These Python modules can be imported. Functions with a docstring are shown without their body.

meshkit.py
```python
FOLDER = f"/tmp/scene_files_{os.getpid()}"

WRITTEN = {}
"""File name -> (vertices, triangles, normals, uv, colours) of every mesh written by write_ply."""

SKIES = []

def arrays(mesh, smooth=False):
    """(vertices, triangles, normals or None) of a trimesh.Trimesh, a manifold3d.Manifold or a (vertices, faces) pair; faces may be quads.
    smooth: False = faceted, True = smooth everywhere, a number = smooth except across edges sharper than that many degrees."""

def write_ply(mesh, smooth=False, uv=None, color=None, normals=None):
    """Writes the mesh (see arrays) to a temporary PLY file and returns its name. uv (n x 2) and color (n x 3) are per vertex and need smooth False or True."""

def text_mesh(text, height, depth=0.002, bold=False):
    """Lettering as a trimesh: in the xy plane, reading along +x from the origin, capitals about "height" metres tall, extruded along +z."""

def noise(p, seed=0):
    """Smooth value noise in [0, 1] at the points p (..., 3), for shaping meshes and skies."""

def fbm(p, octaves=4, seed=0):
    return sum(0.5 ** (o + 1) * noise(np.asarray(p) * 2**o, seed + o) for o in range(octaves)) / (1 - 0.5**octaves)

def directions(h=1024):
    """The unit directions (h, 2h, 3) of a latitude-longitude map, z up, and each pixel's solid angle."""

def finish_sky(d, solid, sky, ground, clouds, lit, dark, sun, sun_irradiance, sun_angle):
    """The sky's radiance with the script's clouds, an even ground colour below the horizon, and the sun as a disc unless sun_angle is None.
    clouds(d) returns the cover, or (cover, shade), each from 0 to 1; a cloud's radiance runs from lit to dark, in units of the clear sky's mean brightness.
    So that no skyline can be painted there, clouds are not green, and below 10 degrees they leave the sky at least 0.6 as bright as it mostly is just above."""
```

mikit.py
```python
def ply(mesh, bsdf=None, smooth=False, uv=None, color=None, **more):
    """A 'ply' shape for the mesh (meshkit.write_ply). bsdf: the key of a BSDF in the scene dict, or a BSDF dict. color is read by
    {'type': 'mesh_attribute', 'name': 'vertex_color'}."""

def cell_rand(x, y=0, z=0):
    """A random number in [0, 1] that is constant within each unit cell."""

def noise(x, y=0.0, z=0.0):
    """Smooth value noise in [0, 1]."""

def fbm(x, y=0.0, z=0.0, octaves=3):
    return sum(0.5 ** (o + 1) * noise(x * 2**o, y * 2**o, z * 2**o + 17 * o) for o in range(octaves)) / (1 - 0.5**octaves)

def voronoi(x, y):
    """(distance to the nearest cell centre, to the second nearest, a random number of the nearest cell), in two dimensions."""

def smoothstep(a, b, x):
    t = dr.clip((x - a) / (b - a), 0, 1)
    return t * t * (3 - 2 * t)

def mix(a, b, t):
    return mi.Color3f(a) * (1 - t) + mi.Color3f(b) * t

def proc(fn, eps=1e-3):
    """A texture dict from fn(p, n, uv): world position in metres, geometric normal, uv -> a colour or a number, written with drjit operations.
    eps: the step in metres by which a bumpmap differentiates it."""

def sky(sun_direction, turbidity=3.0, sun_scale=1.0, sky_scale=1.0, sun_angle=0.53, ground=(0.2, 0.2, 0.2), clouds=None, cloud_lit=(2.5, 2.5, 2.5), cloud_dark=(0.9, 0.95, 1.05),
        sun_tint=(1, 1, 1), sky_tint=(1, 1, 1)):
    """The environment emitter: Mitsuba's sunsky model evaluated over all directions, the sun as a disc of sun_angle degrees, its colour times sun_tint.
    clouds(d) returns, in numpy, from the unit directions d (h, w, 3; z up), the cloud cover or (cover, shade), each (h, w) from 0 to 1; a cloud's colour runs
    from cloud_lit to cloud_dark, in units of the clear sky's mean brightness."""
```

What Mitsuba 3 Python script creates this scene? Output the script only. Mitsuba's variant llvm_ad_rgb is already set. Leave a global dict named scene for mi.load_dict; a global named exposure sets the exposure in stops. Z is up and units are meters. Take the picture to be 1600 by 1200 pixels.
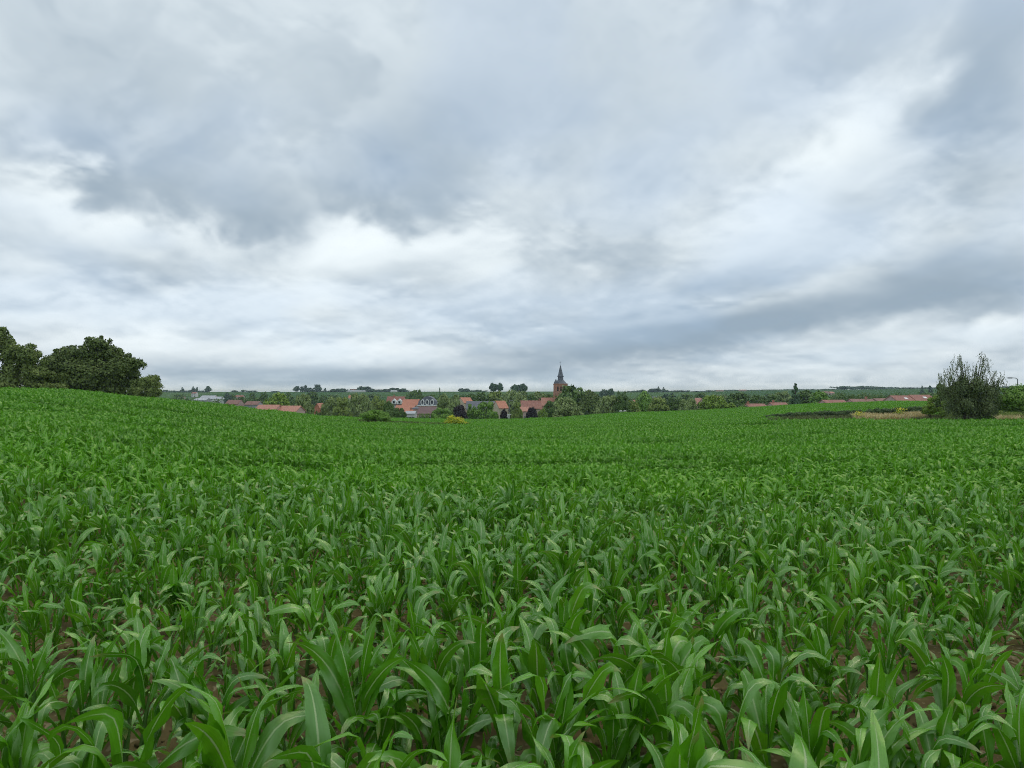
import math, random
import numpy as np
import trimesh
import drjit as dr
import mitsuba as mi
import mikit, meshkit
from scipy.interpolate import PchipInterpolator, CubicSpline
from scipy.ndimage import map_coordinates

T = mi.ScalarTransform4f
scene, labels = {}, {}

# ------------------------------------------------------------------ camera
EYE, F, HY = 2.2, 1101.0, 613.0          # eye height (m), focal length and eye-level row of the 1600 px photograph
PITCH = math.atan((HY - 600) / F)
scene['camera'] = {'type': 'perspective', 'fov': 2 * math.degrees(math.atan(800 / F)), 'fov_axis': 'x', 'near_clip': 0.05, 'far_clip': 20000.0,
                   'to_world': T().look_at(origin=[0, 0, EYE], target=[0, math.cos(PITCH), EYE + math.sin(PITCH)], up=[0, 0, 1])}

# ------------------------------------------------------------------ sky (overcast, no visible sun)
exposure = 2.0
# cloud banks: azimuth, elevation, half width, half height, tilt (degrees), darkness (+) or brightness (-)
BANKS = [(-31.3, 16.1, 2.7, 2.0, -25, 0.3), (-20.0, 13.4, 6.0, 2.9, -25, 0.25), (-17.6, 12.1, 2.8, 2.0, -30, 0.22), (-8.3, 18.8, 7.6, 4.6, 15, 0.28), (-5.7, 15.1, 4.6, 2.1, 0, 0.2), (-23.1, 17.5, 8.8, 3.4, -20, 0.12), (-33.9, 21.7, 5.0, 4.3, 0, 0.1), (-24.4, 8.6, 6.5, 1.2, -5, 0.16), (5.2, 22.5, 10.3, 7.8, 0, 0.1), (-9.3, 9.1, 4.1, 1.5, 0, 0.12), (32.4, 7.8, 6.3, 2.1, 8, 0.48), (16.7, 8.3, 4.8, 1.5, 12, 0.3), (13.3, 4.3, 11.8, 1.7, 6, 0.56), (23.1, 6.0, 9.7, 1.6, 8, 0.36), (34.6, 5.5, 2.8, 1.1, 5, 0.28), (4.2, 14.1, 4.1, 3.1, -30, 0.08), (33.2, 16.0, 3.3, 5.2, 0, 0.24), (33.9, 21.3, 2.9, 4.3, 0, 0.22), (23.1, 22.2, 5.3, 1.9, 10, 0.1), (10.3, 10.5, 5.0, 2.0, 15, 0.12), (-15.2, 1.3, 14.5, 0.7, 0, 0.4), (2.6, 1.5, 5.2, 0.6, 0, 0.2), (0.0, 6.1, 5.2, 1.0, 0, 0.12), (-33.9, 12.7, 4.3, 1.7, 0, -0.3), (-29.4, 12.4, 5.9, 1.8, -15, -0.25), (-23.1, 10.8, 3.5, 1.9, -20, -0.15), (-12.3, 11.4, 4.7, 2.6, 0, -0.52), (-5.2, 10.7, 4.6, 2.6, 0, -0.25), (-16.2, 6.9, 5.8, 1.5, 0, -0.2), (-30.6, 5.3, 7.7, 1.8, 0, -0.22), (-26.5, 3.2, 6.7, 0.8, 0, -0.25), (-12.3, 3.5, 9.9, 1.1, 0, -0.25), (1.0, 16.1, 3.1, 2.6, 0, -0.14), (27.8, 18.6, 3.7, 2.8, 30, -0.19), (24.0, 15.7, 5.6, 2.4, 30, -0.26), (17.6, 12.6, 5.7, 2.0, 20, -0.18), (30.6, 13.5, 3.9, 2.7, 30, -0.1), (15.2, 6.4, 5.8, 0.7, 8, -0.14), (18.6, 26.5, 5.6, 2.0, 0, -0.08), (34.6, 4.0, 3.2, 0.8, 0, -0.22), (-6.2, 0.4, 10.3, 0.3, 0, -0.15), (-16.2, 19.6, 3.8, 2.0, 0, -0.06)]


def clouds(d):
    az = np.degrees(np.arctan2(d[..., 0], d[..., 1])); el = np.degrees(np.arcsin(np.clip(d[..., 2], -1, 1)))
    k = 1.0 / (np.maximum(d[..., 2], 0) + .16)
    q = np.stack([d[..., 0] * k, d[..., 1] * k, 0 * k], -1)
    e = np.log1p(np.maximum(el, 0) / 7) * 17
    m = np.stack([d[..., 0] * 5.2, d[..., 1] * 5.2, e * .17], -1)      # billows, lower and longer towards the horizon
    w = np.stack([meshkit.fbm(m * .8 + 7, 4, 3), meshkit.fbm(m * .8 + 31, 4, 5), 0 * k], -1) - .5
    w2 = np.stack([w[..., 0], w[..., 1], (w[..., 0] - w[..., 1])], -1)
    big = meshkit.fbm(q * .5 + w * .6, 4, 11) - .5
    fine = meshkit.fbm(m * 1.5 + w2 * 2.0, 6, 21) - .5
    small = meshkit.fbm(m * 4.0 + w2 * 2.5 + 5, 5, 61) - .5
    tiny = meshkit.fbm(m * 11.0 + w2 * 5 + 15, 4, 91) - .5
    ridge = lambda s, o, seed: 1 - 2 * np.abs(meshkit.fbm(m * s + w2 * 1.5 + o, 5, seed) - .5) * 2
    puff = .6 * ridge(2.2, 9, 41) + .4 * ridge(5.0, 3, 45) - .62          # bright crests of cloud heaps with dark folds between
    edge = lambda f, t, s: np.clip((f - t) / s + .5, 0, 1) ** 2 * (3 - 2 * np.clip((f - t) / s + .5, 0, 1))
    scud = edge(meshkit.fbm(m * 1.25 + w2 * 1.6 + 21, 6, 31) + small * .25 + tiny * .10, .53, .17)      # a lower ragged layer with its own edges
    near = np.clip(1.25 - np.abs(az) / 60, 0, 1)
    g = np.clip(el / 16, .06, 1)
    az2 = az + w[..., 0] * 10 + fine * 6 + small * 3; el2 = el + (w[..., 1] * 7 + fine * 6 + small * 4 + tiny * 2) * g
    b = 0
    for a, e0, ra, re, t, s in BANKS:
        c, n = math.cos(math.radians(t)), math.sin(math.radians(t))
        x, y = az2 - a, el2 - e0
        b = b + s * np.exp(-(((x * c + y * n) / ra) ** 2 + ((-x * n + y * c) / re) ** 2) ** 1.25)
    low = np.clip(1.2 - el / 24, .32, 1)
    shade = .53 + .36 * big * (1.5 - near) + .34 * fine + .42 * small * low + .30 * tiny * low - .22 * puff * low + .13 * (scud - .45) + b * 1.30
    shade = .5 + .5 * np.tanh((shade - .5) * 1.75)
    thin = meshkit.fbm(m * 1.1 + 50, 3, 71)
    cover = 1 - .16 * np.clip((thin - .42) * 4, 0, 1)
    return np.clip(cover, 0, 1), np.clip(shade, 0, 1)


scene['sky'] = mikit.sky((0.25, 0.35, 0.9), turbidity=3, sun_scale=0.10, sun_angle=30, clouds=clouds, cloud_lit=(2.46, 2.67, 2.75), cloud_dark=(.75, .99, 1.23))

# ------------------------------------------------------------------ helpers


def obj(key, mesh, bsdf, parent=None, smooth=False, uv=None, to_world=None):
    """One entry of the scene; parts are keyed parent__name, repeats numbered."""
    key = (parent + '__' if parent else '') + key
    k, n = key, 0
    while k in scene or k in labels:
        n += 1; k = '%s_%03d' % (key, n)
    d = dict(mesh) if isinstance(mesh, dict) else mikit.ply(mesh, bsdf, smooth=smooth, uv=uv)
    if isinstance(mesh, dict):
        d['bsdf'] = {'type': 'ref', 'id': bsdf}
    if to_world is not None:
        d['to_world'] = to_world
    scene[k] = d
    return k


def thing(name, label, cat, group=None):
    k, n = name, 0
    while k in labels:
        n += 1; k = '%s_%03d' % (name, n)
    labels[k] = {'label': label, 'category': cat}
    if group:
        labels[k]['group'] = group
    return k


def at(px, py, d):
    """The world point d metres ahead that the photograph shows at (px, py)."""
    return np.array([(px - 800) / F * d, d, EYE + (HY - py) / F * d])


def join(*parts):
    vs, fs, n = [], [], 0
    for v, f in parts:
        vs.append(np.asarray(v, float)); fs.append(np.asarray(f, int) + n); n += len(v)
    return np.vstack(vs), np.vstack(fs)


def box(x0, x1, y0, y1, z0, z1):
    v = np.array([[x, y, z] for x in (x0, x1) for y in (y0, y1) for z in (z0, z1)], float)
    f = np.array([[0, 1, 3], [0, 3, 2], [4, 6, 7], [4, 7, 5], [0, 4, 5], [0, 5, 1], [2, 3, 7], [2, 7, 6], [0, 2, 6], [0, 6, 4], [1, 5, 7], [1, 7, 3]])
    return v, f


def turn(mesh, rz, loc):
    v, f = mesh
    c, s = math.cos(rz), math.sin(rz)
    return np.stack([v[:, 0] * c - v[:, 1] * s + loc[0], v[:, 0] * s + v[:, 1] * c + loc[1], v[:, 2] + loc[2]], 1), f


# ------------------------------------------------------------------ terrain: height profiles outward from the viewpoint in several directions
def crop(d, py):
    return d, EYE - (py - HY) / F * d - .52, 'brow of the crop'


PROFILES = {   # photo column: [(metres ahead, ground height)]
    -60: [(11, .1), (40, .75), (70, 1.85), (90, 1.75), (115, .8), (150, -3), (260, -11), (420, -16), (900, -11), (1400, -3), (1800, -5), (3500, -20)],
    60: [(11, .08), (40, .45), crop(75, 607), (90, 1.35), (115, .6), (150, -3), (260, -11), (420, -16), (900, -11), (1400, -3.2), (1800, -5), (3500, -20)],
    225: [(11, -.05), (40, -.2), crop(80, 620), (95, .2), (115, -.5), (160, -4), (260, -11), (420, -16), (900, -11), (1400, -3.6), (1800, -5), (3500, -20)],
    330: [(11, -.15), (40, -.7), crop(90, 629), (108, -1.4), (160, -5), (260, -12), (420, -16), (900, -11), (1400, -3.8), (1800, -5), (3500, -20)],
    430: [(11, -.2), (40, -1.0), crop(104, 641), (125, -3.0), (170, -6.5), (260, -12.5), (420, -16), (900, -11), (1400, -3.6), (1800, -5), (3500, -20)],
    520: [(11, -.25), (40, -1.3), (80, -2.4), crop(120, 650), (160, -6), (260, -13), (420, -16), (900, -11), (1400, -3.2), (1800, -5), (3500, -20)],
    620: [(11, -.3), (40, -1.5), (80, -2.7), (110, -3.35), crop(150, 653), (200, -9), (260, -13), (420, -16), (900, -11), (1400, -3.0), (1800, -5), (3500, -20)],
    760: [(11, -.35), (40, -1.6), (80, -2.8), (110, -3.55), crop(155, 655), (200, -8.5), (260, -13), (420, -16), (900, -11), (1400, -2.6), (1800, -5), (3500, -20)],
    960: [(11, -.3), (40, -1.5), (80, -2.6), (120, -3.4), crop(180, 645.5), (230, -8), (300, -14), (420, -16), (900, -11), (1500, -2.8), (1900, -5), (3500, -20)],
    1100: [(11, -.3), (40, -1.4), (84, -2.45), (130, -3.0), crop(190, 640), (240, -7.5), (300, -12.5), (420, -15), (900, -10), (1500, -2.4), (1900, -4), (3500, -20)],
    1240: [(11, -.25), (40, -1.3), (84, -1.9), (130, -2.0), crop(200, 632), (250, -6.5), (300, -10), (420, -13), (900, -8), (1500, 0), (1900, -2), (3500, -20)],
    1440: [(11, -.2), (40, -1.1), (84, -1.75), (96, -1.5), (110, -1.6), crop(180, 626), (230, -5), (300, -9), (420, -11), (900, -6), (1500, 3), (1900, 2), (3500, -20)],
    1640: [(11, -.15), (40, -1.0), (84, -1.5), (110, -1.2), (180, -1.9), (300, -7), (420, -9), (900, -5), (1500, 2), (1900, 1), (3500, -20)],
}
RG = np.concatenate([[0], np.geomspace(.5, 6000, 420)])
_az, _z = [], []
for px, pts in PROFILES.items():
    a = math.atan((px - 800) / F)
    r = np.array([0, 5] + [p[0] for p in pts] + [7000]) / math.cos(a)
    z = np.array([0, 0] + [p[1] + (.0045 * p[0] if len(p) == 2 and p[0] < 2500 else 0) for p in pts] + [-40.0])
    _az.append(a); _z.append(PchipInterpolator(r, z)(RG))
_end0, _end1 = _z[0], _z[-1]
_flat = PchipInterpolator([0, 20, 80, 200, 600, 1500, 7000], [0, .2, .6, .5, -2, -3, -40])(RG)     # behind the viewpoint, never in the picture
for a, z in ((math.radians(75), .6 * _end1 + .4 * _flat), (math.radians(120), _flat), (math.radians(180), _flat), (math.radians(240), _flat), (math.radians(285), .6 * _end0 + .4 * _flat)):
    _az.append(a); _z.append(z)
_o = np.argsort(_az); _az = np.array(_az)[_o]; _z = np.array(_z)[_o]
AZG = np.linspace(-math.pi, math.pi, 721)
_spl = PchipInterpolator(np.concatenate([_az - 2 * math.pi, _az, _az + 2 * math.pi]), np.vstack([_z, _z, _z]), axis=0)
ZT = _spl(AZG)                                               # (azimuth, radius)


def ground(x, y):
    shape = np.shape(x)
    x, y = np.atleast_1d(np.asarray(x, float)), np.atleast_1d(np.asarray(y, float))
    r = np.hypot(x, y); a = np.arctan2(x, y)
    ri = np.where(r < .5, r / .5, 1 + np.log(np.maximum(r, .5) / .5) / math.log(12000) * 419)
    z = map_coordinates(ZT, [(a + math.pi) / (2 * math.pi) * 720, ri], order=1, mode='nearest')
    return (z + .10 * (meshkit.noise(np.stack([x / 9, y / 9, 0 * x], -1), 3) - .5) * np.clip(r / 8, 0, 1)).reshape(shape)


NEAR_Z = lambda x, y: .06 * (meshkit.fbm(np.stack([x * 3, y * 3, 0 * x], -1), 4, 9) - .5) + .06 * np.maximum(0, meshkit.fbm(np.stack([x * 11, y * 11, 0 * x], -1), 3, 5) - .5) * 2
rr = np.concatenate([[0], np.geomspace(.6, 24, 330), np.geomspace(24.3, 6000, 330)])
aa = np.concatenate([np.linspace(-.75, .75, 420), np.linspace(.75, 2 * math.pi - .75, 92)[1:-1]])
R_, A_ = np.meshgrid(rr, aa, indexing='ij')
gx, gy = R_ * np.sin(A_), R_ * np.cos(A_)
gz = ground(gx, gy) + NEAR_Z(gx, gy) * np.clip((26 - R_) / 8, 0, 1)
na = len(aa)
i, j = np.meshgrid(np.arange(len(rr) - 1), np.arange(na), indexing='ij')
q = np.stack([i * na + j, i * na + (j + 1) % na, (i + 1) * na + (j + 1) % na, (i + 1) * na + j], -1).reshape(-1, 4)


def soil_colour(p, n, uv):
    r = dr.sqrt(dr.square(p.x) + dr.square(p.y))
    a = mikit.fbm(p.x * 2.3, p.y * 2.3, 0, 4)
    b = mikit.noise(p.x * 22, p.y * 22, 3)
    soil = mikit.mix((.086, .066, .031), (.180, .145, .066), a * .7 + b * .3)
    soil = mikit.mix(soil, (.29, .235, .145), mikit.smoothstep(.74, .86, mikit.noise(p.x * 34, p.y * 34, 8)) * .7)
    weed = mikit.mix((.030, .060, .014), (.055, .095, .022), mikit.noise(p.x * 5, p.y * 5, 9))
    # far parcels: strips of crop, meadow and ripe barley
    s = mikit.cell_rand(p.x / 210 + mikit.noise(p.y / 400, 0, 0) * .4, p.y / 330, 5)
    g1 = mikit.mix((.060, .130, .045), (.105, .180, .065), s)
    g1 = mikit.mix(g1, (.34, .31, .17), mikit.smoothstep(.86, .88, s))
    g1 = mikit.mix(g1, g1 * .8, mikit.fbm(p.x / 30, p.y / 18, 0, 3))
    under = mikit.mix(soil, weed, mikit.smoothstep(10, 45, r) * .85)
    return mikit.mix(under, g1, mikit.smoothstep(210, 240, r))


scene['soil_material'] = {'type': 'diffuse', 'reflectance': mikit.proc(soil_colour)}
obj('ground', (np.stack([gx, gy, gz], -1).reshape(-1, 3), q), 'soil_material', smooth=True)
labels['ground'] = {'label': 'brown cloddy soil and rolling farmland running to the horizon', 'category': 'ground', 'kind': 'structure'}

# ------------------------------------------------------------------ maize
def blade_colour(p, uv, lo, hi, ribbed):
    """Leaf green: each leaf its own tone (its number is the whole part of u), a pale midrib, fine veins, some yellow tips and straw margins."""
    leaf = dr.floor(uv.x); u = uv.x - leaf
    r1, r2, r3 = mikit.cell_rand(leaf, 1, 1), mikit.cell_rand(leaf, 2, 7), mikit.cell_rand(leaf, 5, 3)
    c = mikit.mix(lo, hi, mikit.noise(p.x * .9, p.y * .9, 2) * .25 + mikit.noise(p.x * 5, p.y * 5, p.z * 5) * .25 + r1 * .5)
    c = mikit.mix(c, c * mi.Color3f(1.30, 1.12, .9), r2 * .55)
    if ribbed:
        c = c * (.89 + .22 * mikit.noise(u * 46, uv.y * 3 + leaf * 9, 0))
        c = mikit.mix(c, (.33, .33, .10), mikit.smoothstep(.86, 1.02, uv.y + .10 * mikit.noise(p.x * 60, p.y * 60, p.z * 60)) * mikit.smoothstep(.45, .7, r3))
        spot = mikit.smoothstep(.80, .86, mikit.noise(p.x * 70, p.y * 70, p.z * 70)) * mikit.smoothstep(.5, .8, r2)
        c = mikit.mix(c, (.24, .27, .09), spot * .5)
    rib = 1 - mikit.smoothstep(.022, .058, dr.abs(u - .5))
    return mikit.mix(c, (.44, .56, .26), rib * .9 * (1 - mikit.smoothstep(.7, 1.0, uv.y)))


def leaf_colour(p, n, uv):
    return blade_colour(p, uv, (.040, .200, .005), (.160, .44, .013), True)


def crop_colour(p, n, uv):
    far = mikit.fbm(p.x / 14, p.y / 5, 0, 3)
    return blade_colour(p, uv, (.046, .220, .004), (.172, .48, .012), False) * (.86 + .28 * far)


def stalk_colour(p, n, uv):
    return mikit.mix((.06, .15, .02), (.11, .22, .045), mikit.noise(p.x * 9, p.y * 9, p.z * 14))


def waxy(colour, gloss, rough, tint):
    """A thin leaf that lets light through, under a waxy skin that mirrors the sky softly."""
    return {'type': 'blendbsdf', 'weight': gloss, 'a': {'type': 'principledthin', 'base_color': mikit.proc(colour), 'roughness': .45, 'diff_trans': .6, 'eta': 1.5},
            'b': {'type': 'twosided', 'bsdf': {'type': 'roughconductor', 'alpha': rough, 'specular_reflectance': {'type': 'rgb', 'value': tint}}}}


scene['maize_leaf'] = waxy(leaf_colour, .115, .21, [.86, .98, .72])
scene['maize_far_leaf'] = waxy(crop_colour, .075, .21, [.86, .98, .60])
scene['maize_stalk'] = {'type': 'twosided', 'bsdf': {'type': 'principled', 'base_color': mikit.proc(stalk_colour), 'roughness': .5, 'specular': .5}}

WIND = np.array([.55, -.12])


def blade(rng, L, W, lean, bend, az, h0, nseg, nx):
    """One maize leaf: an arching ribbon, folded along its midrib, waved at its edges and twisted towards the tip. (vertices, faces, uv)"""
    t = np.linspace(0, 1, nseg + 1)
    p = rng.uniform(1.2, 3.0)
    ang = lean + (bend - lean) * t ** p
    if rng.random() < .6:                                    # many leaves are creased over by wind and their own weight
        ang = ang + rng.uniform(.5, 1.5) * np.clip((t - rng.uniform(.35, .75)) / .14, 0, 1)
    ang = np.minimum(ang, 2.9)
    dirxy = np.stack([np.full_like(t, math.cos(az)), np.full_like(t, math.sin(az))], 1) + WIND * (t ** 1.6)[:, None] * rng.uniform(.2, 1.0)
    dirxy /= np.linalg.norm(dirxy, axis=1, keepdims=True)
    tan = np.stack([np.sin(ang) * dirxy[:, 0], np.sin(ang) * dirxy[:, 1], np.cos(ang)], 1)
    c = np.zeros((nseg + 1, 3)); c[1:] = np.cumsum((tan[1:] + tan[:-1]) / 2, 0) * L / nseg
    c[:, 2] += h0; c[:, :2] += .008 * dirxy
    side = np.stack([-dirxy[:, 1], dirxy[:, 0], 0 * t], 1)
    up = np.cross(side, tan)
    up *= -np.sign((up[:, 2:3] + 1e-6).mean()) if up[:, 2].mean() < 0 else 1
    tw = rng.normal(0, .75) * t ** 1.4 * 1.7
    s2 = side * np.cos(tw)[:, None] + up * np.sin(tw)[:, None]
    u2 = -side * np.sin(tw)[:, None] + up * np.cos(tw)[:, None]
    w = W * np.clip(.40 + 1.5 * t, 0, 1) * np.clip((1 - t) / .55, 0, 1) ** .70
    w[-1] = .001
    fold = .75 * (1 - t) ** 2.5 + .10
    xs = np.linspace(-1, 1, nx)
    ph, kk, amp = rng.uniform(0, 6.28), rng.uniform(1.3, 3.4), rng.uniform(.15, .55)
    V, UV = [], []
    for x in xs:
        wave = amp * np.sin(ph + 6.28 * kk * t + (2.2 if x > 0 else 0)) * x * x * np.clip(t * 4, 0, 1)
        V.append(c + s2 * (x * w * np.cos(fold * abs(x)))[:, None] * .5 + u2 * ((abs(x) * np.sin(fold) + wave) * w * .5)[:, None])
        UV.append(np.stack([np.full_like(t, .002 + .996 * (x + 1) / 2), t], 1))
    V, UV = np.stack(V, 1).reshape(-1, 3), np.stack(UV, 1).reshape(-1, 2)
    a, b = np.meshgrid(np.arange(nseg), np.arange(nx - 1), indexing='ij')
    k = (a * nx + b).ravel()
    f = np.vstack([np.stack([k, k + 1, k + nx + 1], 1), np.stack([k, k + nx + 1, k + nx], 1)])
    UV[:, 0] += rng.integers(0, 400)
    return V, f, UV


def stalk(rng, H, r, sides, rings):
    z = np.linspace(-.04, H, rings)
    lean = rng.normal(0, .05, 2)
    rad = r * np.interp(z / H, [0, .1, .7, 1], [1.0, 1.15, .9, .35])
    a = np.arange(sides) / sides * 6.283
    v = np.stack([np.cos(a)[None] * rad[:, None] * 1.2 + (lean[0] * z ** 2)[:, None], np.sin(a)[None] * rad[:, None] + (lean[1] * z ** 2)[:, None], np.repeat(z[:, None], sides, 1)], -1).reshape(-1, 3)
    i, j = np.meshgrid(np.arange(rings - 1), np.arange(sides), indexing='ij')
    q = np.stack([i * sides + j, i * sides + (j + 1) % sides, (i + 1) * sides + (j + 1) % sides, (i + 1) * sides + j], -1).reshape(-1, 4)
    f = np.vstack([q[:, [0, 1, 2]], q[:, [0, 2, 3]]])
    return v, f, np.stack([np.zeros(len(v)) + .3, v[:, 2] / H], 1)


def maize(seed, nseg, nx, sides, nl=None, wide=1.0):
    """A young maize plant as [stalk, leaf, leaf, ...]."""
    rng = np.random.default_rng(seed)
    n = nl or rng.integers(8, 12)
    H = rng.uniform(.34, .46)
    az0 = rng.uniform(0, 6.28)
    parts = [stalk(rng, H, .0135, sides, 5 if sides > 3 else 2)]
    for k in range(n):
        s = k / (n - 1)
        L = np.interp(s, [0, .25, .6, .85, 1], [.20, .38, .56, .57, .44]) * rng.uniform(.85, 1.15)
        W = np.interp(s, [0, .3, .6, 1], [.046, .082, .107, .086]) * rng.uniform(.75, 1.2) * wide
        lean = np.interp(s, [0, .3, .7, 1], [.95, .62, .38, .12]) * rng.uniform(.6, 1.3)
        bend = np.interp(s, [0, .3, .7, 1], [2.3, 2.4, 2.0, .6]) * rng.uniform(.5, 1.2)
        parts.append(blade(rng, L, W, lean, bend, az0 + math.pi * (k % 2) + rng.normal(0, .35), H * (.10 + .80 * s), nseg, nx))
    return parts


def merged(parts):
    v, f = join(*[(p[0], p[1]) for p in parts])
    return v, f, np.vstack([p[2] for p in parts])


ROW = math.radians(-9)                                       # the drill rows run nearly across the view
RC, RS = math.cos(ROW), math.sin(ROW)
to_xy = lambda u, v: (u * RC - v * RS, u * RS + v * RC)
to_uv = lambda x, y: (x * RC + y * RS, -x * RS + y * RC)


def vigour(x, y):
    q = np.stack([np.asarray(x, float) / 5.5, np.asarray(y, float) / 4.2, 0 * np.asarray(x, float)], -1)
    f = meshkit.fbm(q, 3, 77)
    return .57 + .60 * (f - .28) - .10 * np.clip((.40 - f) * 8, 0, 1)


def crop_here(x, y):
    """Where the maize stands: out to just over the brow of each slope, with gaps for the bank, the hedge and the verge."""
    x, y = np.asarray(x, float), np.asarray(y, float)
    c = 800 + x / np.maximum(y, .1) * F
    end = np.interp(c, [-60, 225, 330, 430, 520, 620, 760, 960, 1100, 1240, 1440, 1441, 1700], [84, 90, 102, 116, 132, 163, 168, 192, 202, 210, 190, 85, 84])
    edge = np.interp(c, [1190, 1230, 1440], [93, 86, 84])
    ok = (y > 1.0) & (y < end) & (np.abs(x) < .93 * y + 4)
    ok &= ~((c > 1195) & (y > edge) & (y < np.interp(c, [1195, 1440], [101, 97])))
    ok &= ~((np.abs(x + 15.5) < 9.5) & (y > 105) & (y < 112))
    return ok


# every plant position within the near zone
NEAR_R = 15.0
rng = np.random.default_rng(5)
us, vs_ = np.meshgrid(np.arange(-26, 26, .122), np.arange(-2, 26) * .75, indexing='ij')
us = us + rng.normal(0, .025, us.shape); vs_ = vs_ + rng.normal(0, .03, us.shape)
px_, py_ = to_xy(us.ravel(), vs_.ravel())
PATCH_U, PATCH_V = 4.05, 3.75
tile_of = lambda x, y: (np.floor(to_uv(x, y)[0] / PATCH_U), np.floor((to_uv(x, y)[1] + .375) / PATCH_V))


def near_tile(x, y):
    tu, tv = tile_of(x, y)
    cx, cy = to_xy((tu + .5) * PATCH_U, (tv + .5) * PATCH_V - .375)
    return np.hypot(cx, cy) < NEAR_R


keep = (np.hypot(px_, py_) > 1.75) & (py_ > .9) & (np.abs(px_) < .93 * py_ + 3.0) & near_tile(px_, py_) & (rng.random(len(px_)) > .07)
px_, py_ = px_[keep], py_[keep]
order = np.argsort(np.hypot(px_, py_) + 100 * (np.abs(px_) > .76 * py_ + .25) + 100 * (py_ < 1.9))
px_, py_ = px_[order], py_[order]
pz_ = ground(px_, py_) + NEAR_Z(px_, py_)
size = vigour(px_, py_) * rng.uniform(.78, 1.22, len(px_)) * np.where(rng.random(len(px_)) < .12, .55, 1) * (1 + .30 * np.clip((5.0 - py_) / 2.2, 0, 1))
spin = rng.choice([0, math.pi], len(px_)) + rng.normal(0, .9, len(px_))
N_IND = 300
tilt = rng.normal(0, 6, (len(px_), 2))
VAR = [maize(100 + k, 11, 5, 7) for k in range(20)]
PLY = [[mikit.ply((p[0], p[1]), smooth=True, uv=p[2]) for p in parts] for parts in VAR]
which = rng.integers(0, len(VAR), len(px_))
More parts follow.
